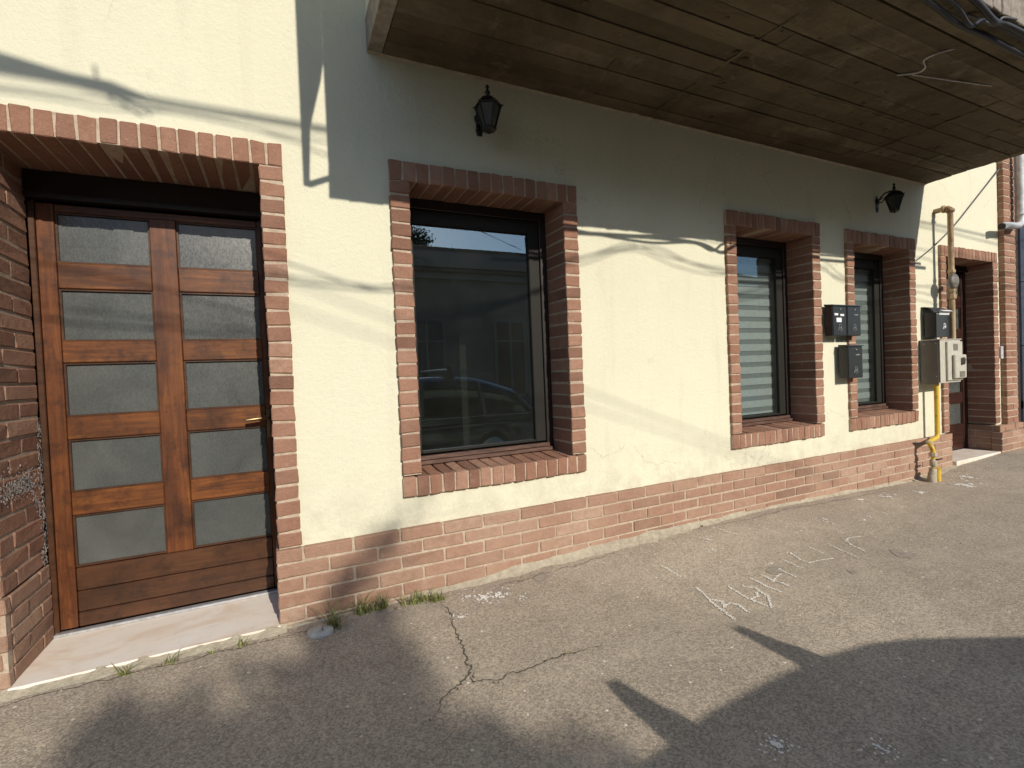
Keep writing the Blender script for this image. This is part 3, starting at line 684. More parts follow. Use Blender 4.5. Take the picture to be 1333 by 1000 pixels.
# balcony -----------------------------------------------------------------
BX0, BX1, BY, BZ = .187, 5.596, -1.43, 2.94
m = MB(); m.box(BX0+.02, BX1-.004, BY+.004, .02, BZ+.010, BZ+.16)
y = BY + .002; k = 0
while y < YP - .01:
    bw = random.choice([.09, .10, .11, .12]); y2 = min(y + bw, YP)
    if YP - y2 < .05: y2 = YP
    x = BX0 + .075 - random.uniform(0, 1.4); 
    while x < BX1:
        L = random.uniform(2.0, 3.6); a = max(x, BX0+.078); b = min(x+L, BX1)
        dz = random.uniform(-.007, .004)
        if b - a > .02: m.cbox(a+.0004, b-.0004, y+.0005, y2-.0005, BZ+dz, BZ+.02, .0018, jit=.0035)
        x += L
    y = y2
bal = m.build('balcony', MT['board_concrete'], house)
m = MB()   # cement nibs and ridges left on the underside
for _ in range(160):
    x = random.uniform(BX0+.1, BX1-.05); y = random.uniform(BY+.05, -.02); r = random.uniform(.004, .016) * (1.6 if random.random() < .1 else 1)
    m.lathe([(r*1.2, .004), (r, -.002), (r*.5, -r*.35)], (x, y, BZ-.001), 7, smooth=True, rr=random.random())
for (xa, ya, xb, yb_) in ((2.05,-.05,2.1,-1.3),(2.6,-.60,3.9,-.60),(4.2,-.1,4.22,-1.3)):
    n = 26; P = [(xa+(xb-xa)*i/n+random.uniform(-.008, .008), ya+(yb_-ya)*i/n+random.uniform(-.008, .008), BZ-.003+random.uniform(-.002, .002)) for i in range(n+1)]
    m.tube(P, [random.uniform(.003, .009) for _ in P], 6, rr=.9)
tag(m.build('cement_nibs', MT['board_concrete'], bal), kind='stuff')
# mortar slobber where slab meets wall
m = MB(); X = rng(BX0, BX1, .02); vs = []
for x in X:
    d = .012 + .012*abs(noise.noise((x*3, 0, 7))) + .006*noise.noise((x*17, 0, 7)) + (.03 if 1.85 < x < 2.25 else 0) * abs(noise.noise((x*9, 2, 2)))
    vs += [(x, YP+.002, BZ-d), (x, YP-.006, BZ-d*.8), (x, YP-.008-d*.5, BZ-.006)]
m.add(vs, [[3*i+j, 3*i+j+1, 3*i+j+4, 3*i+j+3] for i in range(len(X)-1) for j in range(2)], .5, True)
m.build('mortar_seam', MT['rough_cement'], bal)
m = MB()   # skewed edge beam at the left end
m.prism([(BX0-.0, YP), (BX0+.072, YP), (BX0+.072-.16, BY), (BX0-.16-.02, BY)][::1], BZ-.012, BZ+.16, 'Z')
m = MB(); m.prism([(BX0, YP-.001), (BX0+.074, YP-.001), (BX0+.074, BY), (BX0, BY)], BZ-.006, BZ+.158, 'Z'); m.build('edge_beam', MT['edge_concrete'], bal)
m = MB()
n = 60
for i in range(n):
    a = BX0 + (BX1-BX0)*i/n; b = BX0 + (BX1-BX0)*(i+1)/n
    m.cbox(a, b, BY-.012+random.uniform(-.003, .003), BY+.003, BZ-.004+random.uniform(-.004, .004), BZ+.13, .003, jit=.003)
m.build('slab_edge', MT['edge_concrete'], bal)
m = MB(); m.box(.262, BX1-.002, BY-.004, BY+.11, BZ+.17, 4.02); m.box(BX1-.11, BX1-.002, BY+.111, YP-.001, BZ+.17, 4.02)
# left end parapet, out of view; slits shaped to pass slivers of sun
m.box(BX0, BX0+.05, BY+.02, YP-.001, BZ+.17, 4.3)
m.box(BX0, .232, BY-.002, BY+.018, BZ+.17, 4.3); m.box(.236, .2605, BY-.002, BY+.018, BZ+.17, 3.72); m.box(.2385, .2605, BY-.002, BY+.018, 3.79, 4.3)
m.build('parapet', MT['plaster'], bal)
m = MB(); yb = -1.42  # added unseen plate, outline shaped to cast the shadow left of the balcony
m.prism([(.07, 4.3), (.0655, 2.984), (.094, 3.00), (.095, 3.02), (.109, 3.269), (.170, 3.511), (.184, 3.60), (.184, 4.3)], yb-.006, yb+.006)
m.prism([(.0655, 2.978), (.10, 2.972), (.184, 3.012), (.184, 3.042), (.10, 3.004), (.0655, 3.02)], yb-.004, yb+.004)
m.build('corner_shadow_caster', MT['iron_black'], bal)
tag(house, kind='thing')

# ------------------------------------------------------------------ cables on the balcony edge
def cable(name, pts, r, label, group=None, mat='cable_rubber', n=6, sub=6, sag=0.0):
    P = []
    for i in range(len(pts)-1):
        p0 = Vector(pts[max(i-1, 0)]); p1 = Vector(pts[i]); p2 = Vector(pts[i+1]); p3 = Vector(pts[min(i+2, len(pts)-1)])
        for k in range(sub):
            t_ = k / sub; P.append(.5*((2*p1) + (p2-p0)*t_ + (2*p0-5*p1+4*p2-p3)*t_*t_ + (3*p1-p0-3*p2+p3)*t_**3))
    P.append(Vector(pts[-1])); m = MB(); m.tube(P, r, n)
    o_ = m.build(name, MT[mat], org=tuple(P[0])); tag(o_, label, 'cable', group); return o_
gb = 'black cables slung along the balcony edge'
cable('balcony_cable', [(1.2,-1.40,2.86),(2.0,-1.38,2.87),(2.53,-1.362,2.90),(2.87,-1.338,2.90),(3.165,-1.348,2.90),(3.508,-1.352,2.895),(4.4,-1.36,2.90),(5.7,-1.38,2.9)], .013, 'thick black cable running just inside the balcony edge, lowest of the bundle', gb)
cable('balcony_cable', [(1.4,-1.45,2.93),(2.2,-1.43,2.87),(2.653,-1.412,2.89),(2.85,-1.40,2.84),(3.02,-1.40,2.91),(3.5,-1.42,2.90),(4.6,-1.44,2.92),(5.8,-1.44,2.9)], .010, 'black cable sagging in a loop under the balcony edge', gb)
cable('balcony_cable', [(1.5,-1.47,2.90),(2.3,-1.455,2.92),(2.731,-1.45,2.91),(2.95,-1.45,2.86),(3.105,-1.43,2.90),(3.334,-1.452,2.88),(3.9,-1.455,2.88),(5.8,-1.455,2.9)], .014, 'outermost black cable hanging in front of the concrete slab edge', gb)
cable('balcony_cable', [(2.9,-1.37,2.93),(3.0,-1.40,2.90),(3.03,-1.43,2.87),(3.05,-1.45,2.90),(3.2,-1.45,2.93)], .006, 'short thin cable end tied round the bundle at the balcony edge', gb, 'wire_grey')
cable('hanging_wire', [(3.20,-1.20,2.938),(3.13,-1.15,2.925),(3.14,-1.08,2.93),(3.22,-1.05,2.925),(3.25,-1.0,2.93),(3.17,-.93,2.936)], .0045, 'pale loose wire squiggling under the balcony slab at top right', None, 'pipe_white', 5)
cable('hanging_wire', [(3.25,-.97,2.934),(3.5,-1.03,2.925),(3.9,-1.1,2.934)], .0035, 'short pale wire lying straight under the balcony slab', None, 'pipe_white', 5)
cable('wall_wire_and_shadow', [(7.50,-.012,3.58),(7.35,-.01,3.47),(6.9,.010,3.13),(6.5,.012,2.84),(6.106,.014,2.56),(5.7,.014,2.32),(5.40,.014,2.17)], .006, 'thin grey wire slanting down the plaster beside the gas pipe, lower end modelled from its shadow', None, 'wire_grey', 6)  # lower stretch is a solid stand-in for the wire's shadow

# ------------------------------------------------------------------ wall lanterns
def lantern(x, z, label):
    L = empty('wall_lantern', (x, YP, z), label, 'wall lamp', 'black iron wall lanterns under the balcony'); y0 = YP
    o3 = (x, y0, z); yc = y0 - .155
    m = MB(); m.lathe([(.004, .0), (.030, -.002), (.034, -.008), (.022, -.016), (.010, -.020)], (x, y0, z+.015), 12, 'Y'); m.lathe([(.001, 0), (.024, -.003), (.016, -.012)], (x, y0, z-.055), 10, 'Y')
    m.prism([(x-.016, z-.085), (x+.016, z-.085), (x+.02, z+.0), (x+.016, z+.055), (x, z+.075), (x-.016, z+.055), (x-.02, z)], y0-.008, y0)
    m.build('wall_plate', MT['iron_black'], L, o3)
    m = MB(); m.tube([(x, y0-.01, z+.015), (x, y0-.035, z+.05), (x, y0-.075, z+.082), (x, y0-.12, z+.085), (x, yc, z+.078)], .0075, 8)
    m.tube([(x, y0-.012, z+.01), (x, y0-.05, z+.00), (x, y0-.07, z+.03), (x, y0-.05, z+.045), (x, y0-.035, z+.03)], .005, 6)
    m.build('arm', MT['iron_black'], L, o3)
    m = MB()
    q = math.pi/6
    m.lathe([(.086, .0), (.088, .006), (.074, .020), (.058, .040), (.036, .056), (.014, .064)], (x, yc, z+.015), 6, smooth=False, rot=q)
    m.lathe([(.002, .0), (.012, .006), (.009, .018), (.017, .028), (.010, .042), (.007, .052), (.012, .060), (.009, .070), (.001, .078)], (x, yc, z+.075), 10)
    for k in range(6):   # little upturned corners of the hood
        th = q + k*math.pi/3; m.tube([(x+.082*math.cos(th), yc+.082*math.sin(th), z+.018), (x+.094*math.cos(th), yc+.094*math.sin(th), z+.026)], [.005, .002], 5)
    m.build('hood', MT['iron_black'], L, o3)
    m = MB()
    for k in range(6):
        th = q + k*math.pi/3; c_, s_ = math.cos(th), math.sin(th)
        m.tube([(x+.078*c_, yc+.078*s_, z+.016), (x+.040*c_, yc+.040*s_, z-.105)], .0045, 5)
    m.lathe([(.012, -.018), (.030, -.012), (.046, -.004), (.046, .008), (.040, .012)], (x, yc, z-.115), 6, smooth=False, rot=q); m.lathe([(.002, -.012), (.008, -.006), (.004, 0)], (x, yc, z-.131), 8)
    m.build('cage', MT['iron_black'], L, o3)
    m = MB(); m.lathe([(.037, -.104), (.073, .014)], (x, yc, z), 6, smooth=False, rot=q); m.build('lamp_glass', MT['lamp_glass'], L, o3)
    L.scale = (.92, .92, .92); return L
lantern(.803, 2.678, 'black iron lantern hanging above the large dark window'); lantern(4.76, 2.65, 'black iron lantern high on the wall above the rightmost window')

# ------------------------------------------------------------------ mailboxes
def mailbox(x0, x1, z0, z1, d, label, white=False):
    o3 = ((x0+x1)/2, YP, z0); L = empty('mailbox', o3, label, 'mailbox', 'black metal mailboxes on the wall'); y1 = -.004; y0 = y1 - d
    m = MB(); m.cbox(x0, x1, y0, y1, z0, z1-.006, .003, r=.5); m.build('body', MT['box_metal'], L, o3)
    m = MB(); m.prism([(y0-.012, z1-.006), (y0-.010, z1+.002), (y1, z1+.012), (y1, z1-.005)], x0-.004, x1+.004, 'X'); m.build('lid', MT['box_lid'], L, o3)
    m = MB(); m.cbox(x0+.006, x1-.006, y0-.004, y0-.0005, z0+.006, z1-.012, .0015, r=.3); dr = m.build('door', MT['box_metal'], L, o3)
    xc = (x0+x1)/2; m = MB(); m.lathe([(.008, 0), (.008, -.004), (.003, -.004)], (xc+.01, y0-.004, z1-.035), 10, 'Y'); m.build('lock', MT['chrome'], dr, o3)
    m = MB(); m.cbox(xc-.0, xc+.055, y0-.0065, y0-.0045, z1-.085, z1-.075, .0008); m.build('label_slot', MT['emblem'], dr, o3)
    m = MB(); ze = z0 + .062; yy = y0-.006
    m.tube([(xc+.015*math.cos(a_), yy, ze+.022+.015*math.sin(a_)) for a_ in [k*math.pi/6 for k in range(12)]], .0025, 5, closed=True)
    m.tube([(xc-.03, yy, ze-.018), (xc-.012, yy, ze+.008), (xc+.0, yy, ze-.006), (xc+.014, yy, ze+.01), (xc+.032, yy, ze-.016)], .0025, 5)
    m.tube([(xc-.034, yy, ze+.015), (xc-.018, yy, ze-.004), (xc+.002, yy, ze-.024), (xc+.022, yy, ze-.006)], .002, 5)
    m.build('emblem', MT['emblem'], dr, o3)
    if white:
        m = MB(); m.cbox(x0+.02, x0+.07, y0-.007, y0-.0045, z1-.088, z1-.070, .0006); m.cbox(x0+.10, x0+.15, y0-.007, y0-.0045, z1-.093, z1-.076, .0006); m.cbox(x0+.045, x0+.115, y0-.007, y0-.0045, z1-.145, z1-.108, .0006); m.build('name_label', MT['paper_white'], dr, o3)
    return L
mailbox(3.895, 4.085, 1.425, 1.685, .065, 'upper left black mailbox with white name stickers on its door', True)
mailbox(4.095, 4.290, 1.425, 1.685, .065, 'upper right black mailbox without stickers, overlapping the right window surround')
mailbox(4.075, 4.285, 1.060, 1.340, .075, 'lower single black mailbox hanging beneath the pair')
# open mailbox with raised round lid and papers
o3 = (5.61, YP, 1.41); L = empty('mailbox', o3, 'black mailbox with its curved lid propped open above the gas meter cabinet', 'mailbox', 'black metal mailboxes on the wall')
x0, x1, y0, y1 = 5.475, 5.735, -.098, -.002
m = MB()
for (a, b, c_, d_) in ((x0, x0+.004, y0, y1), (x1-.004, x1, y0, y1), (x0+.004, x1-.004, y0, y0+.004), (x0+.004, x1-.004, y1-.004, y1)): m.box(a, b, c_, d_, 1.405, 1.630 if c_ == y0 and d_ == y0+.004 else 1.645)
m.box(x0+.004, x1-.004, y0+.004, y1-.004, 1.406, 1.41); m.build('body', MT['box_metal'], L, o3)
m = MB(); P = []
for k in range(9):
    a_ = rad(15 + k*12); P.append((.025 - .115*math.cos(a_)*.9 - .01, 1.615 + .095*math.sin(a_)))
P2 = [(p[0]+.003, p[1]-.004) for p in P][::-1]
m.prism(P + P2, x0-.006, x1+.006, 'X'); m.build('lid', MT['box_lid'], L, o3)
m = MB(); m.prism([(y0+.02, 1.56), (y0-.012, 1.66), (y0-.030, 1.652), (y0-.034, 1.655), (y0-.010, 1.668), (y0+.026, 1.56)], x0+.05, x1-.02, 'X'); m.build('leaflet', MT['paper_white'], L, o3)
m = MB(); ze = 1.50; xc = 5.62; yy = y0-.002
m.tube([(xc+.016*math.cos(a_), yy, ze+.022+.016*math.sin(a_)) for a_ in [k*math.pi/6 for k in range(12)]], .0035, 5, closed=True); m.tube([(xc-.03, yy, ze-.018), (xc-.01, yy, ze+.01), (xc, yy, ze-.012), (xc+.03, yy, ze+.008)], .0035, 5); m.build('emblem', MT['paper_white'], L, o3)

# ------------------------------------------------------------------ gas meter cabinet, pipes
o3 = (5.61, YP, .955); G = empty('gas_meter_cabinet', o3, 'beige metal gas meter cabinet on the wall beside the far doorway', 'meter cabinet')
x0, x1, ya, yb, z0, z1 = 5.42, 5.80, -.140, .020, .965, 1.372
m = MB(); m.cbox(x0, x1, ya+.002, yb, z0, z1, .003); m.cbox(x0-.004, x0, ya+.01, yb-.008, z0-.02, z1-.008, .001); m.build('body', MT['meter_side'], G, o3)
m = MB(); m.cbox(x0-.008, x1+.014, ya-.014, yb, z1+.0005, z1+.010, .002); m.build('top_plate', MT['meter_face'], G, o3)
m = MB(); m.cbox(x0-.0, x1, ya-.006, ya+.0015, z0-.008, z1-.001, .002); dr = m.build('door', MT['meter_face'], G, o3)
m = MB(); m.cbox(5.515, 5.795, ya-.026, ya-.0065, z0+.012, z1-.016, .004); m.cbox(5.585, 5.80, ya-.055, ya-.0265, z0+.03, z0+.26, .008); m.build('panel', MT['meter_face'], dr, o3)
m = MB(); m.prism([(5.685, z0+.155), (5.765, z0+.165), (5.778, z0+.215), (5.745, z0+.235), (5.685, z0+.225)], ya-.058, ya-.0555); m.build('display_window', MT['screen_black'], dr, o3)
m = MB(); m.box(5.62, 5.70, ya-.0285, ya-.0262, z1-.105, z1-.04)
for i in range(6): m.box(5.622, 5.698, ya-.0300, ya-.0286, z1-.100+i*.011, z1-.095+i*.011)
m.build('vent_grille', MT['grille'], dr, o3)
m = MB(); m.box(5.66, 5.76, ya-.0575, ya-.0552, z0+.043, z0+.098)
for i in range(6): m.box(5.662, 5.758, ya-.0590, ya-.0576, z0+.045+i*.009, z0+.049+i*.009)
m.build('vent_grille', MT['grille'], dr, o3)
m = MB()
for (y, z) in ((-.115, z1-.03), (-.115, z0+.06), (-.02, z1-.03)): m.lathe([(.006, 0), (.006, -.003), (.002, -.005)], (x0-.004, y, z), 8, 'X')
islands(m, 'screw', MT['chrome'], G, o3)

X = 5.762; Yv = -.105
o3 = (X, Yv, 1.38); G = empty('gas_riser_pipe', o3, 'tall ochre gas pipe rising up the plaster above the meter cabinet', 'gas pipe')
m = MB(); m.tube([(X, Yv, 1.385), (X, Yv, 1.80), (X, Yv, 2.63), (X, Yv, 2.675)], .024, 12)
m.tube([(X, Yv, 2.665), (X, Yv+.02, 2.683), (X, -.05, 2.683), (X, .03, 2.683)], .025, 12)
m.build('pipe', MT['ochre_pipe'], G, o3)
m = MB()
m.lathe([(.030, 0), (.036, .004), (.036, .03), (.030, .034)], (X, Yv, 2.635), 12); m.lathe([(.031, 0), (.038, .004), (.038, .024), (.031, .028)], (X, -.068, 2.683), 12, 'Y')
m.lathe([(.030, 0), (.038, .006), (.038, .045), (.032, .05), (.032, .07), (.037, .074), (.037, .10), (.028, .105)], (X, Yv, 1.775), 8, smooth=False); m.lathe([(.029, 0), (.034, .004), (.034, .03), (.029, .034)], (X, Yv, 2.035), 8, smooth=False)
m.tube([(X+.01, Yv, 2.645), (X+.055, Yv, 2.65)], .006, 6)
islands(m, 'fitting', MT['ochre_pipe'], G, o3)
m = MB(); m.lathe([(.03, .02), (.062, .015), (.074, .004), (.076, -.012), (.066, -.022), (.060, -.026), (.02, -.030)], (X-.005, Yv-.012, 1.955), 20, 'Y'); m.lathe([(.02, 0), (.022, .03), (.012, .036)], (X+.065, Yv+.01, 1.955), 10, 'X')
m.build('regulator', MT['meter_side'], G, o3)

o3 = (5.25, -.09, .03); G = empty('gas_inlet_pipe', o3, 'yellow gas pipe with valve rising from the pavement to the meter cabinet', 'gas pipe')
xv = 5.50; yv = -.075; xl = 5.285
m = MB(); m.tube([(xv, yv, .96), (xv, yv, .70), (xv, yv, .46), (xv-.01, yv, .43), (xv-.035, yv, .415), (xl+.02, yv-.02, .40), (xl-.01, yv-.03, .395), (xl-.03, yv-.05, .38), (xl-.02, yv-.062, .33), (xl-.015, yv-.065, .30)], .021, 12)
m.tube([(xl-.015, yv-.065, .27), (xl-.02, yv-.065, .16)], .018, 10); m.tube([(xl+.03, yv-.075, .155), (xl+.03, yv-.075, .02)], .026, 12)
m.build('pipe', MT['yellow_paint'], G, o3)
m = MB(); m.lathe([(.026, 0), (.032, .004), (.032, .035), (.026, .04)], (xl-.015, yv-.065, .265), 8, smooth=False); m.lathe([(.02, -.03), (.028, -.02), (.028, .03), (.02, .04)], (xl-.02, yv-.065, .20), 10)
m.tube([(xl-.02, yv-.065, .155), (xl-.03, yv-.06, .10), (xl-.035, yv-.055, .02)], [.026, .034, .038], 10); m.lathe([(.02, 0), (.03, .006), (.03, .02), (.02, .026)], (xl-.005, yv-.03, .386), 8, smooth=False)
islands(m, 'valve_body', MT['rough_cement'], G, o3)
m = MB(); m.cbox(xl-.015, xl+.065, yv-.105, yv-.095, .235, .248, .003); m.tube([(xl-.02, yv-.065, .24), (xl-.015, yv-.10, .24)], .007, 6); m.build('valve_lever', MT['iron_black'], G, o3)
m = MB(); m.tube([(xl-.10, .0, .385), (xl-.03, -.06, .385)], .009, 6); m.build('wall_clamp', MT['iron_black'], G, o3)

# white drainpipe with spout
o3 = (7.36, -.08, 2.6); G = empty('drainpipe', o3, 'white drainpipe bending left to an open spout beside the brick pilaster', 'drainpipe')
m = MB(); m.tube([(7.33, -.10, 6.2), (7.33, -.10, 3.4), (7.33, -.10, 2.74), (7.31, -.10, 2.68), (7.26, -.10, 2.645), (7.18, -.10, 2.635), (6.95, -.10, 2.62), (6.86, -.10, 2.60)], .036, 14, caps=False)
m.build('pipe', MT['pipe_white'], G, o3)
m = MB(); m.tube([(6.90, -.10, 2.607), (6.855, -.10, 2.598)], .033, 14); m.build('spout_shade_plug', MT['dark_gap'], G, o3)  # dark plug standing in for the shade inside the open pipe end
m = MB(); m.lathe([(.037, 0), (.042, .003), (.042, .03), (.037, .033)], (7.33, -.10, 2.76), 14); m.lathe([(.037, 0), (.042, .003), (.042, .03), (.037, .033)], (7.33, -.10, 3.6), 14); m.tube([(7.33, -.07, 3.2), (7.33, -.03, 3.2)], .008, 6); islands(m, 'collar', MT['pipe_white'], G, o3)
# small white cable box on wall strip
m = MB(); m.cbox(7.045, 7.10, -.012, .024, 1.16, 1.30, .004); tag(m.build('junction_box', MT['pipe_white'], org=(7.07, .02, 1.16)), 'small pale junction box on the narrow plaster strip beside the pilaster', 'junction box')

# ------------------------------------------------------------------ neighbour clad in blue sheet metal
nb = empty('neighbour_building', (7.6, 0, 0), 'neighbouring building clad in blue grey sheet metal at the right edge', 'building')
o3 = (7.6, 0, 0)
m = MB(); m.box(7.501, 7.60, .02, .2, -.2, 6.2); m.build('dark_joint', MT['dark_gap'], nb, o3)
m = MB()
for k, z in enumerate([-.1, .55, 1.3, 2.05, 2.8, 3.55, 4.3, 5.05]):
    for j in range(10):
        m.prism([(7.60+j*1.1, .0), (7.63+j*1.1, -.055), (7.72+j*1.1, -.075), (7.80+j*1.1, -.05), (7.83+j*1.1, .0), (8.69+j*1.1, .0), (8.69+j*1.1, .1), (7.60+j*1.1, .1)], z+.004, z+.746, 'Z')
m.build('metal_cladding', MT['sheet_blue'], nb, o3)
m = MB(); m.box(7.62, 18.5, .105, 7, -.2, 5.9); m.build('wall', MT['facade_far'], nb, o3)

# ------------------------------------------------------------------ flat stone and weeds
m = MB(); n = 22; top = []; cx, cy, R_ = -.185, -.135, .058
ring = [(cx + R_*math.cos(6.283*k/n)*(1+.08*noise.noise((k*.9, 0, 0))), cy + .95*R_*math.sin(6.283*k/n)*(1+.10*noise.noise((k*.8, 3, 0)))) for k in range(n)]
g = gz(cx, cy); vs = [(x, y, g-.01) for x, y in ring] + [(x, y, g+.014) for x, y in ring] + [(cx+(x-cx)*.9, cy+(y-cy)*.9, g+.020) for x, y in ring] + [(cx, cy, g+.021)]
fs = [[k, (k+1) % n, n+(k+1) % n, n+k] for k in range(n)] + [[n+k, n+(k+1) % n, 2*n+(k+1) % n, 2*n+k] for k in range(n)] + [[2*n+k, 2*n+(k+1) % n, 3*n] for k in range(n)]
m.add(vs, fs, .5, True); st = m.build('flat_stone', MT['stone_grey'], org=(cx, cy, g)); tag(st, 'flat round grey stone set in the pavement beside the weeds', 'stone')
m = MB()
for a_ in (-2.2, -1.6, -1.1, 1.3, .4):
    l = .034; m.add([(cx+.008+.002*math.sin(a_), cy-.012, g+.0225), (cx+.008-.002*math.sin(a_), cy-.012, g+.0225), (cx+.008+l*math.cos(a_), cy-.012+l*math.sin(a_), g+.0222)], [[0, 1, 2]])
m.build('star_crack', MT['crack_soil'], st, (cx, cy, g))
def blade(m, x, y, z, h, lean, ang, wd):
    vs = []; K = 4
    for k in range(K+1):
        f = k / K; d = lean * f * f * h; wv = wd * (1 - f) ** .7 + .0003
        X_, Y_, Z_ = x + d*math.cos(ang), y + d*math.sin(ang), z + h*f*(1-.25*lean*f)
        if Y_ > YB - .004: Y_ = YB - .004 - random.random()*.003
        vs += [(X_ - wv*math.sin(ang), Y_ + wv*math.cos(ang)*(.0 if Y_ > YB-.01 else 1), Z_), (X_ + wv*math.sin(ang), Y_ - wv*math.cos(ang), Z_)]
    m.add(vs, [[2*k, 2*k+1, 2*k+3, 2*k+2] for k in range(K)], random.random())
def weed(x, y, sp, n, h, label, spx=None):
    m = MB(); m2 = MB()
    for i in range(n):
        bx_ = x + random.gauss(0, spx or sp); by_ = min(y + random.gauss(0, sp*.5), YB-.01)
        blade(m, bx_, by_, gz(bx_, by_) - .003, h*random.uniform(.4, 1.5), random.uniform(.1, 1.3), random.uniform(0, 6.28), random.uniform(.0016, .0034))
    L = empty('weed_tuft', (x, y, gz(x, y)), label, 'weed', 'weeds growing along the foot of the wall')
    m.build('blades', MT['weed_green'], L, (x, y, gz(x, y)), recalc=False)
    if m2.f: m2.build('blades' if len(m2.f) < 12 else 'dry_stems', MT['weed_green'], L, (x, y, gz(x, y)), recalc=False)
weed(-.125, -.125, .014, 60, .105, 'green grass tuft growing beside the round flat stone')
weed(.035, -.045, .026, 60, .075, 'grass tuft against the plinth, between the stone and the crack')
weed(.010, -.035, .008, 5, .13, 'few tall dry stalks leaning on the brick plinth', .02)
weed(.115, -.05, .018, 55, .07, 'short upright grass tuft just right of the tall dry stalks')
weed(.30, -.075, .024, 130, .05, 'low spreading weeds beside the start of the pavement crack', .05)
weed(.40, -.115, .018, 70, .035, 'low weeds growing out of the pavement crack at its top end')
weed(-.945, -.085, .012, 26, .045, 'leftmost small weed under the marble door step')
weed(-.785, -.085, .018, 24, .045, 'middle weed under the marble door step')
weed(-.515, -.085, .010, 16, .045, 'rightmost weed under the marble door step')
weed(-.63, -.085, .010, 10, .022, 'tiny weed between two larger ones under the door step')
weed(.735, -.847, .018, 26, .010, 'tiny weed in the long pavement crack')
weed(.20, -.87, .03, 20, .008, 'moss like weed in the lower end of the pavement crack')
weed(2.37, -.05, .01, 9, .035, 'thin dry weed at the foot of the plinth below the middle window')

# ------------------------------------------------------------------ parked car behind the photographer (seen in the window, casts the shadow)
CY0, CY1 = -5.05, -3.37; ZR = -.20
car = empty('parked_car', (1.3, -4.2, ZR), 'dark parked estate car with roof bars, mirrored in the window glass', 'car'); o3 = (1.3, -4.2, ZR)
def sect(prof, name, mat, y_in, parent, tumble=.0, sm=True):
    # prof: outline in X,Z ; lofted across the width with rounded shoulders
    m = MB(); ys_ = [(-1, .0), (-.94, .9), (-.6, 1.0), (0, 1.02), (.6, 1.0), (.94, .9), (1, .0)]
    return m
yc = (CY0+CY1)/2; hw = (CY1-CY0)/2
# lower body: sections along X
secs = [(-1.02, .30, .28, .80), (-.95, .20, .50, .92), (-.6, .17, .66, .98), (-.1, .17, .76, 1.0), (.6, .17, .80, 1.0), (1.6, .17, .82, 1.0), (2.6, .17, .83, 1.0), (3.1, .2, .80, .97), (3.25, .28, .70, .90)]
m = MB(); vs = []; K = 12
for (x, zl, zh, wf) in secs:
    for k in range(K):
        a_ = 2*math.pi*(k+.5)/K; cy_, cz_ = math.cos(a_), math.sin(a_)
        py = math.copysign(abs(cy_)**.35, cy_)*hw*wf; pz = (zl+zh)/2 + math.copysign(abs(cz_)**.45, cz_)*(zh-zl)/2
        vs.append((x, yc+py, pz+ZR+.0))
fs = [[i*K+k, i*K+(k+1) % K, (i+1)*K+(k+1) % K, (i+1)*K+k] for i in range(len(secs)-1) for k in range(K)] + [list(range(K))[::-1], [(len(secs)-1)*K+k for k in range(K)]]
m.add(vs, fs, .5, True); m.build('body', MT['car_paint'], car, o3)
roofp = [(-.12, .74), (.25, 1.04), (.52, 1.22), (.76, 1.325), (1.0, 1.375), (1.30, 1.405), (1.65, 1.415), (1.95, 1.412), (2.20, 1.392), (2.40, 1.345), (2.62, 1.27), (2.85, 1.19), (3.05, 1.03), (3.18, .76)]
def cabin(scale_w, up, name, mat, lo=.74):
    m = MB(); vs = []; rows_ = []
    for (x, z) in roofp:
        tt = (z - .74) / .65; wz = hw*(1 - .13*tt)*scale_w
        row = [(x, yc-hw*.97*scale_w, ZR+lo), (x, yc-wz*.985, ZR+z-.05+up), (x, yc-wz*.90, ZR+z-.012+up), (x, yc-wz*.5, ZR+z+up), (x, yc+wz*.5, ZR+z+up), (x, yc+wz*.90, ZR+z-.012+up), (x, yc+wz*.985, ZR+z-.05+up), (x, yc+hw*.97*scale_w, ZR+lo)]
        vs += row
    n = 8; m.add(vs, [[i*n+k, i*n+k+1, (i+1)*n+k+1, (i+1)*n+k] for i in range(len(roofp)-1) for k in range(n-1)], .5, True); return m.build(name, mat, car, o3)
cabin(1.0, -.004, 'windows', MT['car_glass'])
m = MB(); vs = []   # painted roof skin and pillars
rp = [p for p in roofp if .7 <= p[0] <= 2.9]
for (x, z) in rp:
    tt = (z-.74)/.65; wz = hw*(1-.13*tt)
    vs += [(x, yc-wz*1.0, ZR+z-.065), (x, yc-wz*.91, ZR+z-.004), (x, yc-wz*.5, ZR+z+.008), (x, yc+wz*.5, ZR+z+.008), (x, yc+wz*.91, ZR+z-.004), (x, yc+wz*1.0, ZR+z-.065)]
m.add(vs, [[i*6+k, i*6+k+1, (i+1)*6+k+1, (i+1)*6+k] for i in range(len(rp)-1) for k in range(5)], .5, True)
for sgn in (-1, 1):
    for (xa, za, xb, zb) in ((-.10, .76, .95, 1.30), (1.42, .80, 1.45, 1.34), (2.35, .80, 2.30, 1.31), (3.14, .80, 2.85, 1.14)):
        def yy_(z): return yc + sgn*hw*(.985 - .13*(z-.74)/.65)
        m.tube([(xa, yy_(za)+sgn*.004, ZR+za), ((xa+xb)/2, yy_((za+zb)/2)+sgn*.006, ZR+(za+zb)/2 + (.05 if xa < 0 else 0)), (xb, yy_(zb)+sgn*.004, ZR+zb)], .028, 6)
m.build('roof', MT['car_paint'], car, o3)
m = MB()
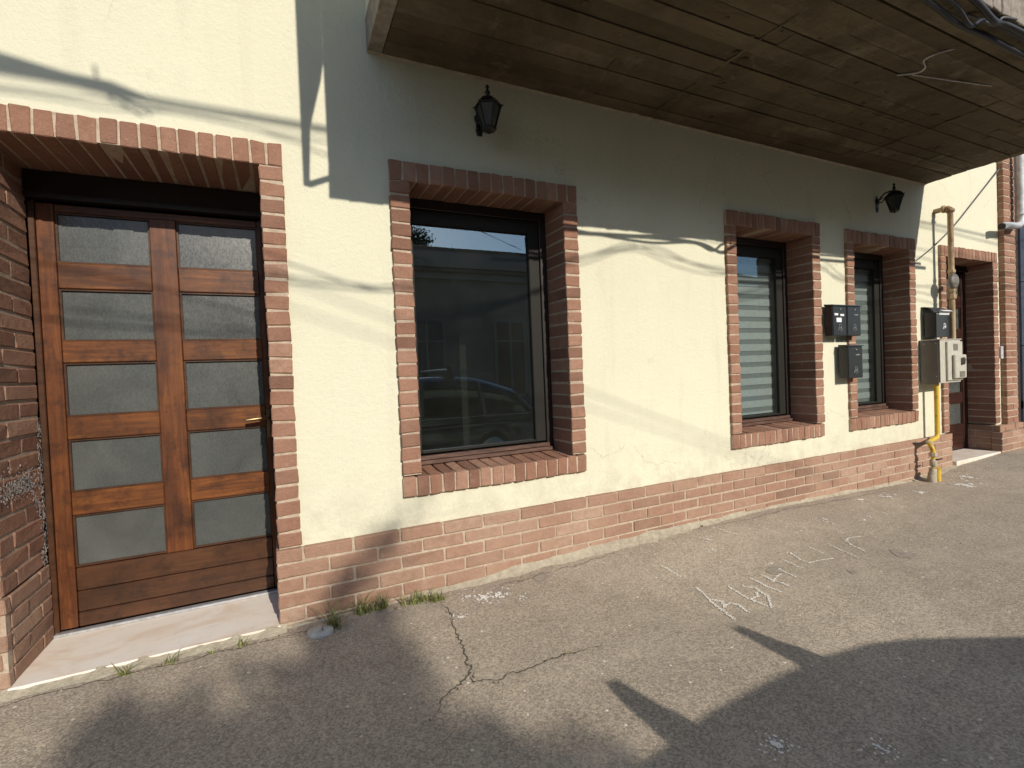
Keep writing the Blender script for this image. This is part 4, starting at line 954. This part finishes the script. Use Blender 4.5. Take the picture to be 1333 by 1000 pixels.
for sgn in (-1, 1): m.tube([(-.05, yc+sgn*hw*.995, ZR+.815), (1.5, yc+sgn*hw*1.0, ZR+.83), (3.1, yc+sgn*hw*.98, ZR+.82)], .008, 6); m.tube([(1.1, yc+sgn*hw*1.01, ZR+.70), (1.28, yc+sgn*hw*1.015, ZR+.70)], .012, 6); m.tube([(2.05, yc+sgn*hw*1.01, ZR+.70), (2.23, yc+sgn*hw*1.015, ZR+.70)], .012, 6)
m.build('trim', MT['chrome'], car, o3)
for xw in (-.35, 2.45):
    for sgn in (-1, 1):
        m = MB(); yw = yc+sgn*(hw-.10); m.lathe([(.10, -.09), (.27, -.095), (.31, -.07), (.315, 0), (.31, .07), (.27, .095), (.10, .09)], (xw, yw, ZR+.315), 24, 'Y'); wh = m.build('wheel', MT['tyre'], car, o3)
        m = MB(); m.lathe([(.05, -.10), (.20, -.098), (.205, 0), (.20, .098), (.05, .10)], (xw, yw, ZR+.315), 16, 'Y'); m.build('rim', MT['aluminium'], wh, o3)
for sgn in (-1, 1):
    m = MB(); m.lathe([(.03, 0), (.08, -.03), (.09, -.06)], (-.97, yc+sgn*hw*.68, ZR+.50), 12, 'X'); m.build('headlight', MT['lamp_clear'], car, o3)
    m = MB(); m.cbox(3.14, 3.25, yc+sgn*hw*.80-.07, yc+sgn*hw*.80+.07, ZR+.62, ZR+.80, .02); m.build('tail_light', MT['lamp_red'], car, o3)
    m = MB(); m.lathe([(.02, -.03), (.07, -.02), (.075, .04), (.03, .06)], (.18, yc+sgn*(hw+.06), ZR+.86), 10, 'X'); m.build('mirror', MT['car_paint'], car, o3)
ZT = ZR + 1.385
for xb in (1.15, 1.88):
    L = empty('roof_bar', (0, 0, 0)); L.parent = car
    m = MB(); m.cbox(xb-.040, xb+.040, yc-hw*.95, yc+hw*.82, ZT+.108, ZT+.150, .014); bar = m.build('roof_bar', MT['aluminium'], car, o3)
    bpy.data.objects.remove(L)
    for sgn in (-1, 1):
        m = MB(); yf = yc+sgn*hw*.78; zb = ZR + lerp_tab(xb, [p[0] for p in roofp], [p[1] for p in roofp])
        m.prism([(xb-.065, zb-.04), (xb+.065, zb-.04), (xb+.060, zb+.02), (xb+.042, zb+.045), (xb+.034, zb+.09), (xb+.028, zb+.15), (xb-.028, zb+.15), (xb-.034, zb+.09), (xb-.042, zb+.045), (xb-.060, zb+.02)], yf-.05, yf+.05)
        m.build('bar_foot', MT['tyre'], bar, o3)

# ------------------------------------------------------------------ overhead street cables (shadows on the wall, mirrored in the glass)
def back(p, t_): return (p[0] + .15*t_, YP - t_, p[1] + .54*t_)
gc = 'overhead cables strung along the street'
def scable(pts, t_, r, label, name='overhead_cable'):
    r *= .62 if r > .007 else .75; t_ += 1.0
    return cable(name, [back(p, t_) for p in pts], r, label, gc)
scable([(-14,2.1),(-7,2.35),(-3,2.49),(-1.25,2.515),(-.936,2.505),(-.605,2.50),(-.173,2.50),(1,2.49),(3,2.5),(6,2.55),(14,2.3)], 3.0, .017, 'thick upper street cable passing above the doorway')
scable([(-14,2.0),(-7,2.30),(-3,2.475),(-1.25,2.50),(-.936,2.49),(-.605,2.475),(-.173,2.478),(1,2.47),(3,2.45),(6,2.5),(14,2.1)], 3.4, .012, 'street cable running close under the thick upper one')
scable([(-14,1.9),(-3,2.38),(-1.25,2.431),(-.94,2.424),(-.665,2.455),(-.33,2.437),(-.03,2.43),(2,2.40),(14,2.0)], 3.2, .008, 'thin street cable with slight kink above the doorway')
scable([(-14,2.6),(-3,2.45),(-.8,2.46),(-.228,2.416),(-.037,2.365),(.5,2.30),(1.475,2.20),(2.076,2.195),(2.78,2.13),(3.9,2.12),(5.44,2.2),(5.87,2.15),(7,2.1),(14,2.2)], 3.0, .007, 'thin street cable ending near the gas pipe side of the wall')
scable([(-14,2.2),(-3,2.3),(-1.3,2.06),(-.8,1.96),(-.22,1.80),(.22,1.69),(.8,1.72),(1.376,1.905),(1.678,2.01),(1.87,2.06),(2.205,1.994),(2.77,1.944),(3.3,1.98),(3.9,2.083),(4.3,1.94),(5.4,1.86),(7,1.82),(14,2.1)], 2.5, .008, 'lower street cable that arches up between the windows')
scable([(-14,1.8),(-3,1.95),(-1.3,1.80),(-.22,1.713),(.3,1.692),(.9,1.77),(1.615,1.981),(2.07,2.054),(2.4,1.97),(2.77,1.915),(3.3,1.92),(3.9,2.006),(4.3,1.905),(5.6,1.92),(7,1.95),(14,1.9)], 3.2, .011, 'lowest street cable, thicker, looping beside its thinner neighbour')
scable([(-14,1.7),(-3,1.9),(-.22,1.74),(.3,1.72),(1.376,1.88),(1.87,2.02),(2.3,1.93),(2.77,1.90),(3.9,2.03),(4.3,1.925),(7,1.7),(14,1.8)], 2.9, .006, 'thinnest of the three low street cables')
# faint service drops
scable([(-2,2.36),(0,1.63),(1.48,1.084),(2.8,.60),(4,.16)], 6.5, .008, 'service cable sloping down across the street', 'service_cable')
scable([(-2,2.2),(0,1.50),(1.48,.985),(2.8,.53),(4,.12)], 6.9, .006, 'second service cable sloping beside the first', 'service_cable')
# tangle of clamps at the left end of the upper cables
tg = empty('cable_splice', back((-1.1, 2.54), 3.1), 'lumpy cable splice with drooping loop on the upper street cable', 'cable splice'); o3 = tuple(tg.location)
m = MB()
for k in range(3): m.tube([back(p, 3.1+.03*k) for p in [(-2.2,2.50+.01*k),(-1.6,2.53-.01*k),(-1.25,2.565-.012*k),(-1.05,2.535),(-.9,2.52+.008*k),(-.75,2.50)]], [.006, .014, .02, .017, .010, .004], 6)
m.build('splice_body', MT['cable_rubber'], tg, o3)
m = MB(); m.tube([back(p, 3.1) for p in [(-.95,2.60),(-.945,2.54),(-.90,2.47),(-.80,2.42),(-.76,2.43),(-.79,2.46),(-.95,2.50),(-1.2,2.54)]], .006, 5); m.build('drooping_loop', MT['cable_rubber'], tg, o3)

# ------------------------------------------------------------------ trees across the road
def leaves(m, c, rr, n, size):
    for _ in range(n):
        d = Vector((random.gauss(0, 1), random.gauss(0, 1), random.gauss(0, 1))); d = d / (d.length or 1) * rr * random.random()**.45
        p = Vector(c) + d; s_ = size*random.uniform(.6, 1.3)
        a_ = Vector((random.gauss(0, 1), random.gauss(0, 1), random.gauss(0, 1))).normalized(); b_ = a_.orthogonal().normalized(); c_ = a_.cross(b_)
        m.add([p - b_*s_, p + c_*s_*.5, p + b_*s_, p - c_*s_*.5], [[0, 1, 2, 3]], random.random())
# small street tree: its shade falls on the pavement in front of the door
targets = [(-.10,-.36,.03,.16,1),(.06,-.34,.03,.13,1),(.08,-.52,.03,.11,.8),(.05,-.74,.03,.15,1),(-.11,-.68,.03,.16,1),(-.12,-1.0,.03,.20,1.2),(-.28,-.88,.03,.18,1.2),(-.27,-.52,.03,.12,.8),
           (-.42,-.72,.03,.13,.8),(-.50,-.95,.03,.2,1),(-.30,-1.2,.03,.2,1),(-.62,-.72,.03,.14,.9),(-.70,-.95,.03,.2,1),(-.87,-.42,.03,.10,.7),(-.92,-.32,.03,.07,.3),(-.92,-.62,.03,.10,.7),(-.86,-.85,.03,.14,.8),
           (-.20,-.18,.03,.11,.8),(.12,-.12,.04,.07,1),(.10,-.22,.04,.06,.8),(-.05,-.10,.05,.09,.6),(.14,-1.2,.03,.14,.8),(.32,-1.30,.03,.12,.7),(.28,-1.1,.03,.08,.5),(.5,-1.45,.03,.15,.8),
           (.0,0,.21,.11,.4),(.13,0,.35,.12,.45),(-.09,0,.14,.1,.35),(.25,0,.50,.09,.12),(.38,0,.56,.08,.1),(-.1,-1.5,.03,.3,1.4),(-.6,-1.5,.03,.3,1.4),(-.80,-.62,.03,.13,.8),(-.98,-.45,.03,.08,.6),(-.66,-.42,.03,.09,.6),(-1.05,-.8,.03,.12,.8),(-.5,-.32,.03,.07,.5),(-.36,-.36,.03,.08,.6),(.3,-1.8,.03,.3,1.2),(-.2,-2.1,.03,.35,1.4),(-.8,-1.9,.03,.3,1)]
tree = empty('street_tree', (1.35, -11.4, -.06), 'small leafy street tree across the road opposite the door', 'tree', 'trees on the far side of the street'); o3 = (1.35, -11.4, -.06)
m = MB(); br = MB(); cents = []
for (x, y, z, r_, dn) in targets:
    t_ = 11.2 + random.uniform(-.8, .8) + y; c_ = (x + .15*t_, y - t_, z + .54*t_); cents.append(Vector(c_)); leaves(m, c_, r_, int(400*dn*r_*r_/.0256 * .9), .030)
top = Vector((1.37, -11.3, 4.5))
for c_ in cents:
    mid = top.lerp(c_, .5) + Vector((random.gauss(0, .05), random.gauss(0, .05), -.06)); br.tube([top, mid, c_], [.020, .010, .003], 5)
br.tube([(1.35, -11.4, -.06), (1.33, -11.38, 1.5), (1.37, -11.33, 3.2), tuple(top)], [.075, .06, .05, .03], 10)
m.build('crown', MT['leaf'], tree, o3, recalc=False); br.build('trunk', MT['bark'], tree, o3)
def bigtree(x, y, h, r_, label, n=2600, size=.06):
    o3 = (x, y, -.06); T = empty('street_tree', o3, label, 'tree', 'trees on the far side of the street')
    m = MB(); b_ = MB(); hub = Vector((x, y, h*.45))
    b_.tube([(x, y, -.06), (x+.05, y, h*.25), tuple(hub)], [.16, .13, .10], 10)
    for k in range(16):
        a_ = k*2.4; q = Vector((x + r_*.75*math.cos(a_)*random.uniform(.4, 1), y + r_*.6*math.sin(a_)*random.uniform(.4, 1), h*.62 + h*.36*random.random()))
        b_.tube([hub, hub.lerp(q, .5)+Vector((0, 0, .1)), q], [.06, .03, .008], 6); leaves(m, q, r_*.38, n//16, size)
    m.build('crown', MT['leaf'], T, o3, recalc=False); b_.build('trunk', MT['bark'], T, o3)
bigtree(6.0, -24.0, 10.4, 1.9, 'broad leafy tree standing behind the house across the street', 4200, .09)

# ------------------------------------------------------------------ house across the street (mirrored in the window)
oh = empty('opposite_house', (6, -16, 0), 'long low house with tiled roof across the street, mirrored in the glass', 'house'); o3 = (6, -16, 0)
m = MB(); m.box(-10, 24, -22, -14.0, -.3, 5.1); m.build('wall', MT['facade_far'], oh, o3)
m = MB()
# corrugated pan tiles
nx = 340; X0_, X1_ = -10.4, 24.4; rowsn = 14; vs = []
for i in range(nx*2+1):
    x = X0_ + (X1_-X0_)*i/(nx*2); bumpz = .035 if i % 2 else 0
    vs += [(x, -13.55, 5.10+bumpz), (x, -18.0, 6.92+bumpz)]
m.add(vs, [[2*i, 2*i+1, 2*i+3, 2*i+2] for i in range(nx*2)], .5)
m.add([(X0_, -22.45, 5.1), (X1_, -22.45, 5.1), (X1_, -18, 6.92), (X0_, -18, 6.92)], [(0, 1, 2, 3)]); m.box(X0_, X1_, -22.4, -13.6, 4.98, 5.08)
x = X0_
while x < X1_: m.lathe([(.09, 0), (.11, .05), (.10, .36), (.08, .38)], (x, -18.0, 6.93), 8, 'X'); x += .36
m.build('roof', MT['roof_tiles'], oh, o3)
m = MB(); m.box(-10, 24, -13.99, -13.8, 4.75, 4.97); m.box(-10, 24, -13.99, -13.93, .3, .42); m.build('cornice', MT['facade_trim'], oh, o3)
for xw in (-7.5, -4.5, -1.5, 1.5, 4.5, 7.8, 10.8, 13.8, 17, 20):
    dr = xw in (7.8,)
    zb = .0 if dr else 1.35
    m = MB(); 
    for (a, b, c_, d_) in ((xw-.70, xw-.58, zb, 3.2), (xw+.58, xw+.70, zb, 3.2), (xw-.70, xw+.70, 3.2, 3.36), (xw-.04, xw+.04, zb, 3.2), (xw-.58, xw+.58, 2.45, 2.52)): m.box(a, b, -13.99, -13.93 - (.006 if a == xw-.04 else 0), c_, d_)
    f_ = m.build('door' if dr else 'window', MT['facade_trim'], oh, o3)
    m = MB(); m.box(xw-.58, xw+.58, -13.995, -13.975, zb, 3.2); m.build('pane', MT['car_glass'] if not dr else MT['wood_red_dark'], f_, o3)
print('objects', len(bpy.data.objects))
